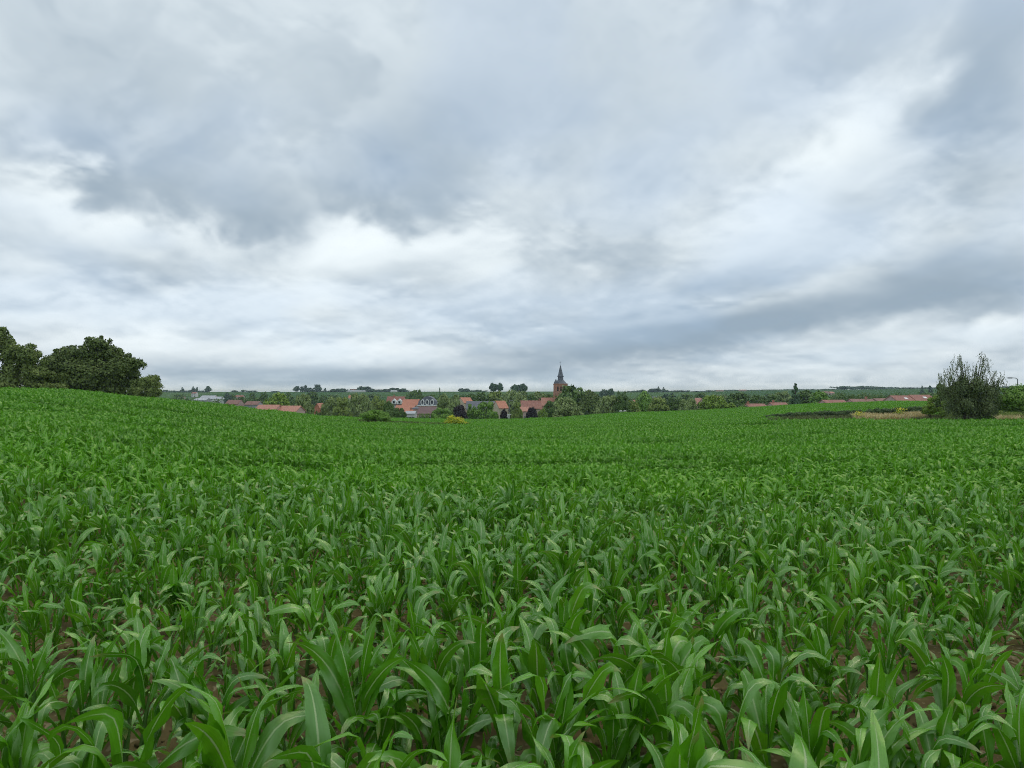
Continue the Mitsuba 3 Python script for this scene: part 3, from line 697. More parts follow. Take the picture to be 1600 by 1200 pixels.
# ------------------------------------------------------------------ village trees: (kind, column, top row, width px, metres, leaves, label)
for row in [
    # willows and trees along the far edge of the field
    ('willow', 474, 618, 26, 238, 'willow_leaves', 'silvery willow beside the long salmon roof, left end of the tree line'),
    ('round', 497, 642, 10, 232, 'dark_leaves', 'low dark bush beneath the bright orange gable'),
    ('willow', 521, 620, 30, 246, 'willow_leaves', 'broad silver-green willow right of the bright orange gable'),
    ('round', 535, 622, 24, 240, 'olive_leaves', 'olive green tree leaning on the broad silver-green willow'),
    ('willow', 562, 617, 36, 252, 'willow_leaves', 'pale willow in the middle of the left tree line'),
    ('round', 589, 619, 26, 256, 'olive_leaves', 'dull green tree ending the left tree line, above the field bush'),
    ('broad', 607, 624, 21, 236, 'dark_leaves', 'narrow dark tree left of the house with two white dormers'),
    ('round', 622, 637, 24, 226, 'dark_leaves', 'low dark shrub below the orange roofs'),
    ('willow', 702, 616, 34, 262, 'willow_leaves', 'big pale willow right of the grey mansard house'),
    ('round', 690, 638, 30, 240, 'green_leaves', 'green shrub at the foot of the big pale willow'),
    ('broad', 719, 630, 20, 244, 'copper_leaves', 'dark purple tree beneath the small orange gable'),
    ('round', 737, 631, 15, 250, 'green_leaves', 'small green tree between the dark purple tree and the slate roof'),
    ('round', 760, 628, 30, 246, 'green_leaves', 'rounded green tree in front of the long slate roof'),
    ('round', 772, 643, 14, 240, 'bush_leaves', 'low bright bush below the cream gable wall'),
    ('broad', 788, 637, 10, 244, 'copper_leaves', 'smallest purple tree, left of the white van'),
    ('round', 808, 629, 15, 250, 'olive_leaves', 'olive tree between the white van and the red roof'),
    ('broad', 832, 634, 14, 242, 'copper_leaves', 'dark purple tree in front of the red roofed house'),
    ('round', 847, 638, 14, 248, 'lime_leaves', 'small yellow-green tree right of the red roofed house'),
    ('round', 861, 627, 22, 254, 'dark_leaves', 'dark green tree below the church nave'),
    ('willow', 887, 622, 36, 212, 'willow_leaves', 'pale rounded willow in front of the large dark tree by the church'),
    ('round', 872, 647, 16, 208, 'willow_leaves', 'low grey-green shrub at the foot of the willow before the church'),
    ('broad', 898, 598.5, 54, 300, 'dark_leaves', 'largest dark tree, hiding the right side of the church tower'),
    ('broad', 923, 606, 30, 290, 'oak_leaves', 'dark tree joined to the right of the largest tree by the church'),
    ('willow', 951, 618, 34, 232, 'willow_leaves', 'silver willow right of the church trees'),
    ('round', 972, 618, 22, 228, 'dark_leaves', 'dark green tree beside the two white blossoming shrubs'),
    ('round', 987, 626, 22, 250, 'olive_leaves', 'brownish green tree in front of the small pink house'),
    ('broad', 1008, 607, 28, 300, 'green_leaves', 'tall green tree right of the small pink house'),
    ('round', 1030, 622, 28, 258, 'olive_leaves', 'olive rounded tree below the dark slate barn'),
    ('round', 1053, 621, 24, 262, 'dark_leaves', 'dark tree between two pale ones in the right tree line'),
    ('willow', 1075, 623, 25, 250, 'willow_leaves', 'round pale willow left of the pink gable'),
    ('willow', 1115, 619, 38, 250, 'lime_leaves', 'bright yellow-green willow right of the pink gable'),
    ('round', 1138, 629, 22, 246, 'lime_leaves', 'low yellowish shrub at the right of the bright willow'),
    ('round', 1152, 614, 34, 320, 'dark_leaves', 'dark round tree behind the low yellowish shrub'),
    ('round', 1160, 634, 16, 240, 'bush_leaves', 'small bright bush in the green hedge by the right-hand red roofs'),
    ('round', 1184, 617, 24, 330, 'dark_leaves', 'dark tree standing over the first right-hand red roof'),
    ('round', 1207, 617, 30, 345, 'dark_leaves', 'wide dark tree between the two right-hand red roofs'),
    ('round', 1222, 613, 26, 380, 'willow_leaves', 'pale tree just left of the tall fir'),
    ('fir', 1243, 598, 21, 270, 'fir_leaves', 'tall dark fir standing alone above the right tree line'),
    ('round', 1262, 611, 34, 300, 'dark_leaves', 'rounded tree touching the tall fir on its right'),
    ('round', 1281, 613, 28, 290, 'green_leaves', 'last green tree before the row of brown roofs'),
    ('round', 1330, 616, 12, 272, 'dark_leaves', 'dark tree between the first two brown roofs on the right'),
    ('round', 432, 615, 36, 300, 'lime_leaves', 'yellow-green weeping willow above the long salmon roof'),
    # trees in the village behind
    ('broad', 645, 607, 20, 470, 'dark_leaves', 'dark tree behind the orange roofs, left of the mansard house'),
    ('broad', 655, 606, 12, 480, 'dark_leaves', 'taller dark tree top rising behind the mansard house'),
    ('broad', 672, 614, 24, 520, 'dark_leaves', 'low dark trees behind the mansard house roof'),
    ('fir', 687, 606, 8, 500, 'fir_leaves', 'pointed conifer behind the big pale willow'),
    ('round', 748, 613, 34, 430, 'dark_leaves', 'dark green tree mass above the slate roof'),
    ('round', 776, 612, 30, 440, 'olive_leaves', 'green tree over the end of the slate roof'),
    ('willow', 806, 612, 40, 420, 'willow_leaves', 'large grey-green tree between slate roof and red roof'),
    ('round', 826, 613, 24, 450, 'dark_leaves', 'dark tree behind the red roofed house'),
    ('broad', 846, 609, 36, 480, 'ash_leaves', 'grey-green tree left of the church tower'),
    ('round', 857, 617, 14, 425, 'dark_leaves', 'small dark tree between the red roof and the church nave'),
    ('umbrella', 771, 600, 11, 640, 'far_leaves', 'left one of the two tall bare-stemmed trees on the skyline'),
    ('umbrella', 781, 600, 8, 640, 'far_leaves', 'right one of the two tall trees on the skyline'),
    ('umbrella', 805, 602, 10, 640, 'far_leaves', 'first of the three joined skyline trees left of the church'),
    ('umbrella', 812, 602, 9, 645, 'far_leaves', 'middle one of the three joined skyline trees left of the church'),
    ('umbrella', 818, 601, 9, 640, 'far_leaves', 'last of the three joined skyline trees, nearest the church'),
    ('broad', 944, 607, 14, 760, 'far_leaves', 'grey tree on the skyline right of the church trees'),
    ('broad', 954, 605, 10, 740, 'far_leaves', 'round tree on the skyline beside the grey one right of the church'),
    ('broad', 967, 608, 9, 520, 'dark_leaves', 'left of two dark treetops over the silver willow'),
    ('broad', 975, 609, 8, 520, 'dark_leaves', 'right of two dark treetops over the silver willow'),
    ('round', 412, 612, 12, 560, 'dark_leaves', 'dark tree behind the yellow-green weeping willow'),
    ('round', 452, 614, 14, 560, 'dark_leaves', 'dark tree right behind the yellow-green weeping willow'),
    ('round', 488, 613, 20, 600, 'dark_leaves', 'round dark tree on the slope above the silvery willow'),
    ('round', 380, 620, 20, 470, 'dark_leaves', 'dark bushy tree in front of the pale sheds'),
    ('round', 394, 614, 10, 620, 'dark_leaves', 'tree among the houses on the slope right of the sheds'),
    ('round', 356, 614, 10, 700, 'far_leaves', 'dark tree over the right end of the pale sheds'),
    ('round', 505, 617, 12, 560, 'dark_leaves', 'small dark tree between the round dark tree and the willows'),
    ('round', 1070, 616, 26, 600, 'dark_leaves', 'dark tree behind the round pale willow'),
    ('round', 1095, 615, 20, 560, 'dark_leaves', 'dark tree behind the bright yellow-green willow'),
    ('round', 1045, 614, 22, 620, 'far_leaves', 'dim tree behind the dark slate barn'),
]:
    kind, px, top, w, d, leaf, label = row
    name = {'willow': 'willow_tree', 'fir': 'fir_tree', 'poplar': 'poplar_tree'}.get(kind, 'tree') if 'shrub' not in label and 'bush' not in label.replace('shrubs', '').replace('bushy', '') else 'bush'
    if 'in front of the small' in label or 'beside the two white' in label or 'behind the low yellowish' in label or 'in front of the pale sheds' in label:
        name = 'tree'
    tree(name, kind, px, top, w, d, leaf, label, 'near' if d < 280 else 'mid', 'bush' if name == 'bush' else 'tree')

# skyline trees on the far ridge
for kind, px, top, w, label in [
    ('fir', 285, 605, 5, 'pointed dark conifer farthest left on the skyline'), ('fir', 302, 604, 6, 'left of two close conifers on the left skyline'), ('fir', 308, 605, 5, 'right of two close conifers on the left skyline'),
    ('poplar', 325, 603, 8, 'taller dark tree on the left skyline before the open field'), ('round', 367, 610, 7, 'small lone tree on the open left skyline'),
    ('round', 430, 611, 9, 'dark tree on the skyline right above the yellow-green weeping willow'),
    ('poplar', 464, 603, 9, 'first tree of the skyline clump above the silvery willow'), ('poplar', 472, 604, 6, 'second tree of the skyline clump above the silvery willow'),
    ('poplar', 477, 602, 6, 'tallest tree in the left half of the skyline clump'), ('round', 484, 606, 10, 'low round tree in the skyline clump'),
    ('poplar', 494, 601, 7, 'left one of two tall poplars on the skyline'), ('poplar', 499, 601, 6, 'right one of two tall poplars on the skyline'),
    ('fir', 508, 606, 4, 'tiny conifer just right of the two skyline poplars'), ('round', 521, 608, 7, 'small tree at the left end of the ridge farm'), ('round', 528, 607, 6, 'second small tree of the ridge farm'),
    ('round', 536, 607, 7, 'third small tree of the ridge farm'), ('round', 563, 604, 7, 'round tree standing over the ridge farm'), ('round', 573, 604, 11, 'biggest tree over the ridge farm'), ('round', 583, 608, 7, 'dark tree at the right end of the ridge farm'),
    ('round', 604, 608, 9, 'dark tree left of the pale barn on the ridge'), ('round', 616, 606, 12, 'dark tree over the pale barn on the ridge'), ('round', 629, 607, 9, 'dark tree right of the pale barn on the ridge'),
    ('round', 721, 607, 7, 'left of two round trees on the skyline over the small orange gable'), ('round', 729, 607, 7, 'right of two round trees on the skyline over the small orange gable'),
    ('round', 740, 611, 10, 'low tree on the skyline above the long slate roof'), ('round', 1003, 609, 7, 'small dark tree on the skyline left of the tall green tree'),
    ('round', 1024, 607, 14, 'dark tree on the skyline beside the first pencil conifer'), ('fir', 1029, 604, 5, 'first of two thin pencil conifers on the skyline'), ('fir', 1037, 605, 5, 'second of two thin pencil conifers on the skyline'),
    ('round', 1052, 612, 8, 'small tree on the skyline right of the pencil conifers'), ('round', 1087, 611, 9, 'lone small tree on the right skyline'),
    ('fir', 1441, 603, 5, 'small conifer on the wooded hill left of the weeping tree'), ('fir', 1453, 603, 7, 'bushy conifer on the wooded hill beside the weeping tree'),
]:
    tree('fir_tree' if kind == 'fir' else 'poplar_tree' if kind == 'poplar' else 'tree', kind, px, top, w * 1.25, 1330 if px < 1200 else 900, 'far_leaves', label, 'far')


# ------------------------------------------------------------------ woods and hedges that read as one mass
def wood(name, label, spots, leaf, n, size, cat='wood', kind='stuff'):
    """Many crowns along a line as one leafy mesh: spots are (column, top row, width px, metres)."""
    g = np.random.default_rng(len(name) + int(spots[0][0]))
    parts = []
    for px, top, w, d in spots:
        p = at(px, top, d); z0 = float(ground(p[0], p[1])); W = w * d / F; H = max(p[2] - z0, .4)
        L = [[p[0] + g.normal(0, W * .22), p[1] + g.normal(0, W * .22), z0 + H * g.uniform(.15, .82), W * .3, W * .3, H * .2] for _ in range(9)]
        v, f = lump_leaves(g, L, n, size * W)
        v[:, 2] = np.maximum(v[:, 2], z0 - .1)
        parts.append((v, f))
    obj(name, join(*parts), leaf)
    labels[name] = {'label': label, 'category': cat, 'kind': kind}


g = np.random.default_rng(4)
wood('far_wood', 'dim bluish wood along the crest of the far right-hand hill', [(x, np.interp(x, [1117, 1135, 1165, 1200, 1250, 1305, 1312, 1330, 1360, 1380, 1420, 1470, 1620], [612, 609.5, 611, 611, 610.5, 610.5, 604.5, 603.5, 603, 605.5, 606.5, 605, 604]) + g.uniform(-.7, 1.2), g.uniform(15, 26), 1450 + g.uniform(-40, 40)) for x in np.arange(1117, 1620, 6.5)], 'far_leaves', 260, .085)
wood('hillside_wood', 'band of green trees behind the brown roofs on the right', [(x, 612.5 + g.uniform(-1.5, 2.5), g.uniform(16, 30), g.uniform(300, 400)) for x in np.arange(1290, 1490, 5)], 'dark_leaves', 700, .06)
wood('valley_scrub', 'scattered dark scrub and garden trees between the village houses', [(x, g.uniform(614.5, 623), g.uniform(14, 28), g.uniform(480, 900)) for x in list(np.arange(258, 300, 6)) + list(np.arange(340, 600, 9)) + list(np.arange(640, 870, 8)) + list(np.arange(930, 1240, 7))], 'dark_leaves', 520, .07)
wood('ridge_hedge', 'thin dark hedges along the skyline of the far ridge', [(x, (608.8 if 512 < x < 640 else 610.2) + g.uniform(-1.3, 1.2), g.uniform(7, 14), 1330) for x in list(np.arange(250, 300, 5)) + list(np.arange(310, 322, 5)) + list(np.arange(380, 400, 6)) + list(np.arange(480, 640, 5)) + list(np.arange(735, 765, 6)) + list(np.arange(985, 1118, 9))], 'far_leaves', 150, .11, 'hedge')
wood('field_hedge', 'low dark hedge edging the upper maize field on the right', [(x, np.interp(x, [1195, 1230, 1280, 1340, 1440], [648.5, 645, 642.5, 639.5, 634.5]) + g.uniform(-1.0, 1.0), g.uniform(9, 15), np.interp(x, [1195, 1440], [99, 94]) + g.normal(0, .4)) for x in np.arange(1199, 1446, 3.4)], 'hedge_leaves', 420, .10, 'hedge')
wood('verge_scrub', 'low olive scrub on the verge right of the weeping tree', [(x, 641 + g.uniform(-1.5, 2), g.uniform(10, 18), 81 + g.normal(0, .6)) for x in np.arange(1562, 1640, 4)], 'olive_leaves', 500, .075, 'scrub')
# hedge below the mansard house
wood('garden_hedge', 'green garden hedge below the mansard house', [(x, 644.5 + g.uniform(-.6, .6), 7, 272) for x in np.arange(653, 674, 3)], 'green_leaves', 350, .10, 'hedge')


# ------------------------------------------------------------------ grass, weeds and flowers (uncountable)
def tufts(name, label, cat, leaf, pts, h, w, seed):
    g = np.random.default_rng(seed)
    V, Fc = [], []
    n = len(pts)
    a = g.uniform(0, 6.283, n); hh = h * g.uniform(.5, 1.25, n); ww = w * g.uniform(.6, 1.3, n)
    lean = g.normal(0, .35, (n, 2)) * hh[:, None]
    x, y = pts[:, 0], pts[:, 1]; z = ground(x, y) - .02
    b0 = np.stack([x - np.cos(a) * ww, y - np.sin(a) * ww, z], 1); b1 = np.stack([x + np.cos(a) * ww, y + np.sin(a) * ww, z], 1)
    m0 = np.stack([x + lean[:, 0] * .4 - np.cos(a) * ww * .8, y + lean[:, 1] * .4 - np.sin(a) * ww * .8, z + hh * .6], 1)
    m1 = np.stack([x + lean[:, 0] * .4 + np.cos(a) * ww * .8, y + lean[:, 1] * .4 + np.sin(a) * ww * .8, z + hh * .6], 1)
    tip = np.stack([x + lean[:, 0], y + lean[:, 1], z + hh], 1)
    v = np.stack([b0, b1, m0, m1, tip], 1).reshape(-1, 3); k = np.arange(n)[:, None] * 5
    obj(name, (v, np.vstack([k + [0, 1, 3], k + [0, 3, 2], k + [2, 3, 4]])), leaf)
    labels[name] = {'label': label, 'category': cat, 'kind': 'stuff'}


g = np.random.default_rng(6)


def strip(c0, c1, d0, d1, n):
    c, d = g.uniform(c0, c1, n), g.uniform(d0, d1, n)
    if d1 - d0 > 3:
        d = np.clip(d + 1.5 * np.sin(c / 14), d0, d1)
    return np.stack([(c - 800) / F * d, d], 1)


tufts('dry_grass', 'strip of tall straw-coloured grass before the dark hedge', 'grass', 'dry_grass', np.vstack([strip(1335, 1446, 85.5, 93, 9000), strip(1560, 1700, 78, 82, 4000)]), .80, .045, 1)
tufts('bank_weeds', 'dull green and brownish weeds on the bank inside the maize field', 'weeds', 'weed_leaves', np.vstack([strip(560, 735, 105.5, 111.5, 7000), strip(1200, 1340, 87, 96, 5000), strip(1425, 1470, 84, 92, 3000)]), .55, .04, 2)
spots = g.normal(0, 1, (3600, 2)) * [.62, .5] + [(711 - 800) / F * 108, 107.6]
P = np.column_stack([spots, ground(spots[:, 0], spots[:, 1]) + .40 + (.95 * np.exp(-((spots - spots.mean(0)) ** 2).sum(1) / 3) + .35) * meshkit.noise(np.column_stack([spots * 3.5, 0 * spots[:, 0]]), 3) ** .7 * g.uniform(.25, 1.25, len(spots))])
tt = thing('flowering_plant', 'patch of bright yellow flowering plants in the middle of the green field', 'flowers')
obj('blossom', leaves(g, P, np.tile([0, -.3, 1.], (len(P), 1)), .085, 0, 1.1), 'yellow_flowers', tt)
P2 = P.copy(); P2 = P2[::3]; P2[:, 2] -= .15 + .5 * g.uniform(0, 1, len(P2)); P2[:, :2] += g.normal(0, .12, (len(P2), 2))
obj('foliage', leaves(g, P2, g.normal(0, 1, P2.shape), .14, .2, 2), 'bush_leaves', tt)
for c, d, r, txt in [(1405, 90, 639, 'small yellow flowers over the dry grass strip'), (1342, 88, 645, 'yellow flowers at the left end of the dry grass strip')]:
    b = at(c, r, d); zg = float(ground(b[0], b[1]))
    P = np.column_stack([g.normal(b[0], .30, 260), g.normal(b[1], .3, 260), zg + g.uniform(.35, 1.0, 260) * max(b[2] - zg + .2, .6)])
    tt = thing('flowering_plant', txt, 'flowers')
    obj('blossom', leaves(g, P[::2], np.tile([0, -.4, 1.], (130, 1)), .10), 'yellow_flowers', tt)
    P[:, 2] *= 1; P[:, 2] = zg + (P[:, 2] - zg) * g.uniform(.1, .9, 260)
    obj('foliage', leaves(g, P, g.normal(0, 1, P.shape), .12), 'bush_leaves', tt)


# ------------------------------------------------------------------ buildings
def plain(name, lo, hi, f=2.0, rough=None):
    scene[name] = {'type': 'twosided', 'bsdf': {'type': 'diffuse', 'reflectance': mikit.proc(lambda p, n, uv: mikit.mix(lo, hi, mikit.fbm(p.x * f, p.y * f, p.z * f, 3)))}}


def brick(name, lo, hi, joint):
    def colour(p, n, uv):
        u = p.x + p.y
        r = dr.floor(p.z / .075)
        b = mikit.cell_rand(u / .22 + .5 * r, r, 1)
        c = mikit.mix(lo, hi, b * .6 + .4 * mikit.fbm(p.x * .5, p.y * .5, p.z * .5, 3))
        return mikit.mix(c, joint, .25)
    scene[name] = {'type': 'twosided', 'bsdf': {'type': 'diffuse', 'reflectance': mikit.proc(colour)}}


def roofing(name, lo, hi):
    def colour(p, n, uv):
        r = dr.floor(p.z / .22)
        b = mikit.cell_rand((p.x + p.y * .3) / .24, r, 3)
        return mikit.mix(lo, hi, b * .45 + .55 * mikit.fbm(p.x * .7, p.y * .7, p.z * .9, 4)) * (.86 + .14 * mikit.smoothstep(0, .3, p.z / .22 - r))
    scene[name] = {'type': 'twosided', 'bsdf': {'type': 'principled', 'base_color': mikit.proc(colour), 'roughness': .6, 'specular': .4}}


roofing('orange_tile', (.38, .135, .078), (.56, .235, .145)); roofing('red_tile', (.22, .085, .062), (.36, .155, .115)); roofing('salmon_tile', (.36, .15, .10), (.52, .25, .18))
roofing('brown_tile', (.17, .085, .065), (.29, .15, .115)); roofing('purple_tile', (.13, .075, .075), (.22, .13, .125)); roofing('slate', (.085, .095, .115), (.17, .185, .21)); roofing('sheet_roof', (.34, .36, .38), (.50, .52, .54))
plain('white_render', (.58, .57, .54), (.74, .73, .70)); plain('cream_render', (.48, .41, .30), (.62, .54, .40)); plain('pink_render', (.46, .33, .29), (.60, .45, .40)); plain('grey_render', (.30, .30, .31), (.42, .42, .43))
plain('pale_stone', (.44, .42, .37), (.62, .60, .54)); plain('lead', (.10, .11, .14), (.17, .18, .22)); plain('pole_metal', (.32, .33, .34), (.45, .46, .47)); plain('dark_wood', (.05, .04, .035), (.09, .075, .06)); plain('rubber', (.02, .02, .02), (.04, .04, .04))
brick('red_brick', (.32, .115, .066), (.52, .205, .125), (.50, .42, .34))
scene['window_glass'] = {'type': 'twosided', 'bsdf': {'type': 'principled', 'base_color': {'type': 'rgb', 'value': [.02, .024, .03]}, 'roughness': .12, 'specular': .6}}
scene['white_paint'] = {'type': 'twosided', 'bsdf': {'type': 'principled', 'base_color': {'type': 'rgb', 'value': [.78, .78, .76]}, 'roughness': .4}}


def roof_mesh(w, dp, z0, h, hip=0., over=.35, th=.16):
    """Two slopes with the ridge along x, overhanging by over, th thick; hip pulls the ridge's ends in."""
    a, b = w / 2 + over * (0.5 if hip == 0 else 1), dp / 2 + over
    sl = h / (dp / 2); e = z0 - over * sl
    top = [(-a, -b, e), (a, -b, e), (a, b, e), (-a, b, e), (-a + hip, 0, z0 + h), (a - hip, 0, z0 + h)]
    v = np.array(top + [(x, y, z - th) for x, y, z in top], float); v[:6, 2] += .02
    f = [(0, 1, 5), (0, 5, 4), (2, 3, 4), (2, 4, 5), (1, 2, 5), (3, 0, 4)]
    fb = [(6, 11, 7), (6, 10, 11), (8, 10, 9), (8, 11, 10), (7, 11, 8), (9, 10, 6)]
    if hip == 0:                                             # open gable ends: only the edge of the roof skin
        f = f[:4]; fb = fb[:4]
        ends = [(1, 7, 11), (1, 11, 5), (5, 11, 8), (5, 8, 2), (0, 4, 10), (0, 10, 6), (4, 3, 9), (4, 9, 10)]
    else:
        ends = [(1, 7, 8), (1, 8, 2), (3, 9, 6), (3, 6, 0)]
    rim = [(0, 6, 7), (0, 7, 1), (2, 8, 9), (2, 9, 3)]
    return v, np.array(f + fb + ends + rim)


def walls_mesh(w, dp, z0, h, gable):
    v, f = box(-w / 2, w / 2, -dp / 2, dp / 2, -.6, z0)
    if gable:
        for s in (-1, 1):
            x0, x1 = (s * w / 2 - .12 * s, s * w / 2)
            t = np.array([[x0, -dp / 2 + .01, z0], [x0, dp / 2 - .01, z0], [x0, 0, z0 + h - .2], [x1 - .002 * s, -dp / 2 + .01, z0], [x1 - .002 * s, dp / 2 - .01, z0], [x1 - .002 * s, 0, z0 + h - .2]])
            f = np.vstack([f, np.array([[0, 2, 1], [3, 4, 5], [0, 1, 4], [0, 4, 3], [1, 2, 5], [1, 5, 4], [2, 0, 3], [2, 3, 5]]) + len(v)]); v = np.vstack([v, t])
    return v, f


def house(name, label, x0, x1, ridge, eave, d, wall, roof, dp=8., rz=0., hip=0., chimneys=(), win=2, frame='white_paint', cat='house', door=True, front_gable=False, skylights=()):
    """A house whose front, x0 to x1 in the photograph, stands d metres ahead: roof from row eave up to row ridge."""
    while d >= 480 and at(x0, ridge, d)[2] - float(ground(at(x0, ridge, d)[0], d + dp / 2)) > 7.5 and d < 1250:      # no house here is taller than that: it stands farther up the slope
        d += 10
    a, b = at(x0, ridge, d), at(x1, eave, d)
    cx = (a[0] + b[0]) / 2; w = b[0] - a[0]
    zg = float(ground(cx, d + dp / 2)); ze, zr = max(b[2] - zg, 2.2), max(a[2] - zg, 2.8)
    t = thing(name, label, cat)
    if front_gable:                                          # the gable looks at the viewer: ridge along the view
        W, D, rot = dp, w, math.pi / 2
    else:
        W, D, rot = w, dp, 0.
    loc = (cx, d + dp / 2, zg)
    put = lambda mesh: turn(mesh, rot + rz, loc)
    obj('wall', put(walls_mesh(W, D, ze, zr - ze, hip == 0)), wall, t)
    rf = obj('roof', put(roof_mesh(W, D, ze, zr - ze, hip)), roof, t)
    for c in chimneys:
        cxp = W * c / 2
        k = obj('chimney', put(join(box(cxp - .3, cxp + .3, -.26, .26, zr - 1.0, zr + .7), box(cxp - .36, cxp + .36, -.32, .32, zr + .7, zr + .8))), 'red_brick', t)
    side = (lambda m: turn(m, rz, loc)) if front_gable else put
    fw, fd = (w, dp) if front_gable else (W, D)
    floors = [1.0] + ([3.7] if ze > 5.2 else [])
    for z in floors:
        for k in range(win):
            x = (k + .5) / win * fw - fw / 2
            if z == 1.0 and door and k == win // 2:
                obj('door', side(box(x - .5, x + .5, -fd / 2 - .05, -fd / 2 + .02, -.1, 2.1)), 'dark_wood', t)
                continue
            wd = obj('window', side(box(x - .5, x + .5, -fd / 2 - .03, -fd / 2 + .02, z, z + 1.3)), 'window_glass', t)
            obj('frame', side(join(box(x - .58, x - .5, -fd / 2 - .07, -fd / 2 + .02, z - .08, z + 1.38), box(x + .5, x + .58, -fd / 2 - .07, -fd / 2 + .02, z - .08, z + 1.38), box(x - .5, x + .5, -fd / 2 - .07, -fd / 2 + .02, z + 1.3, z + 1.38),
                                   box(x - .5, x + .5, -fd / 2 - .09, -fd / 2 + .02, z - .08, z), box(x - .03, x + .03, -fd / 2 - .06, -fd / 2 - .03, z, z + 1.3))), frame, wd)
    for s, u in skylights:
        x, y = s * W / 2, -D / 2 * (1 - u)
        zc = ze + (zr - ze) * u; sl = math.atan2(zr - ze, D / 2)
        v, f = box(-.5, .5, -.6, .6, -.05, .10)
        v = np.stack([v[:, 0] + x, y + v[:, 1] * math.cos(sl) - v[:, 2] * math.sin(sl), zc + v[:, 1] * math.sin(sl) + v[:, 2] * math.cos(sl)], 1)
        obj('skylight', put((v, f)), 'white_paint', t)
    return t, loc, ze, zr


H = house
# left part
H('farm_shed', 'long pale sheet-roofed farm shed on the left slope below the skyline', 312, 334, 618, 621.5, 620, 'pink_render', 'sheet_roof', dp=14, win=0, door=False, cat='shed')
H('farm_shed', 'second longer white shed right of the first one on the left slope', 326, 356, 620, 623, 560, 'white_render', 'sheet_roof', dp=14, win=3, door=False, cat='shed')
H('farm_shed', 'low grey shed in front of the two pale sheds on the left slope', 302, 322, 622, 625, 540, 'grey_render', 'sheet_roof', dp=12, win=2, door=False, cat='shed')
H('house', 'tiny red roofed house at the far left below the skyline conifers', 277, 285, 618.5, 621, 600, 'pink_render', 'red_tile', win=2)
H('house', 'pale house with a small red roof under the two close conifers', 299, 306, 612.5, 614.5, 900, 'white_render', 'red_tile', win=2)
H('house', 'long low red roof among the trees right of the left sheds', 366, 379, 617.5, 620, 640, 'pink_render', 'red_tile', win=3)
H('house', 'brown roofed house half hidden behind the brow left of the salmon roof', 352, 372, 625, 631, 330, 'pink_render', 'brown_tile', win=3)
H('house', 'dull brown roof between the dark bushy tree and the salmon roof', 382, 402, 627, 632, 330, 'grey_render', 'brown_tile', win=3)
H('barn', 'long low building with a salmon tile roof at the left edge of the village', 396, 428, 633, 642, 190, 'pink_render', 'salmon_tile', dp=9, win=4, cat='barn')
H('barn', 'second half of the long salmon roof, beneath the yellow-green willow', 428.6, 462, 634.5, 643, 192, 'pink_render', 'salmon_tile', dp=9, win=4, cat='barn')
H('house', 'house with a bright orange gable between the willows', 489, 502, 630, 641, 280, 'orange_tile', 'orange_tile', win=1, front_gable=True, door=False)
H('house', 'small orange roof on the slope above the left willows', 544, 553, 617.5, 622, 520, 'cream_render', 'orange_tile', win=2)
# ridge farms
H('farm_house', 'pale long farm building on the left ridge under the skyline trees', 543, 570, 610, 611.5, 1310, 'white_render', 'sheet_roof', dp=14, win=0, door=False)
H('farm_house', 'reddish farm roof in the middle of the left ridge', 546, 562, 607.8, 609.8, 1345, 'pink_render', 'brown_tile', dp=12, win=0, door=False)
H('farm_house', 'small farm roof left on the ridge beside the tiny conifer', 515, 524, 609.6, 611.4, 1340, 'grey_render', 'brown_tile', dp=12, win=0, door=False)
H('farm_house', 'brown farm roof on the ridge between the farm and the pale barn', 587, 603, 608.5, 610.6, 1345, 'grey_render', 'brown_tile', dp=12, win=0, door=False)
H('barn', 'pale barn on the ridge in front of dark trees', 610, 619, 609.6, 610.6, 1300, 'white_render', 'sheet_roof', dp=14, win=0, door=False, cat='barn')
# left village centre
t, loc, ze, zr = H('house', 'house with a dark red roof and two white pointed dormers', 603, 630, 619.5, 632, 345, 'white_render', 'red_tile', dp=10, win=3, chimneys=(-.25,))
for c in (615.5, 624):
    b = at(c, 631.5, 343.6); hw = 1.15
    zt = at(c, 623, 343.6)[2]
    v = np.array([[-hw, 0, 0], [hw, 0, 0], [hw, 0, 1.5], [0, 0, zt - b[2]], [-hw, 0, 1.5], [-hw, 2.6, 0], [hw, 2.6, 0], [hw, 2.6, 1.5], [0, 2.6, zt - b[2]], [-hw, 2.6, 1.5]])
    f = np.array([[0, 1, 2], [0, 2, 4], [4, 2, 3], [6, 5, 9], [6, 9, 7], [7, 9, 8], [1, 6, 7], [1, 7, 2], [5, 0, 4], [5, 4, 9], [2, 7, 8], [2, 8, 3], [4, 3, 8], [4, 8, 9], [0, 5, 6], [0, 6, 1]])
    dm = obj('dormer', (v + b, f), 'white_paint', t)
    obj('window', turn(box(-.5, .5, -.05, .02, .3, 1.5), 0, b), 'window_glass', dm)
H('house', 'long orange tile roof left of the mansard house', 628, 653, 624, 633, 338, 'cream_render', 'orange_tile', dp=11, win=4)
H('house', 'lower orange roof in front of the long orange one', 617, 646, 633.5, 640.5, 300, 'cream_render', 'orange_tile', dp=9, win=4)
H('house', 'lowest small orange roof beside the white cottage', 625, 644, 640.5, 645, 275, 'cream_render', 'orange_tile', dp=7, win=3, chimneys=(.6,))
H('cottage', 'small white cottage with a low grey roof at the edge of the field', 633, 648, 642.5, 646, 262, 'white_render', 'sheet_roof', dp=6, win=3)
H('house', 'pale pink narrow house with white trim left below the mansard house', 644, 653, 636, 638, 292, 'pink_render', 'slate', dp=8, win=2, hip=1.0)
H('house', 'wide purple-brown roof with a pink gable below the mansard house', 652.5, 684, 636, 646, 285, 'pink_render', 'purple_tile', dp=10, win=4)
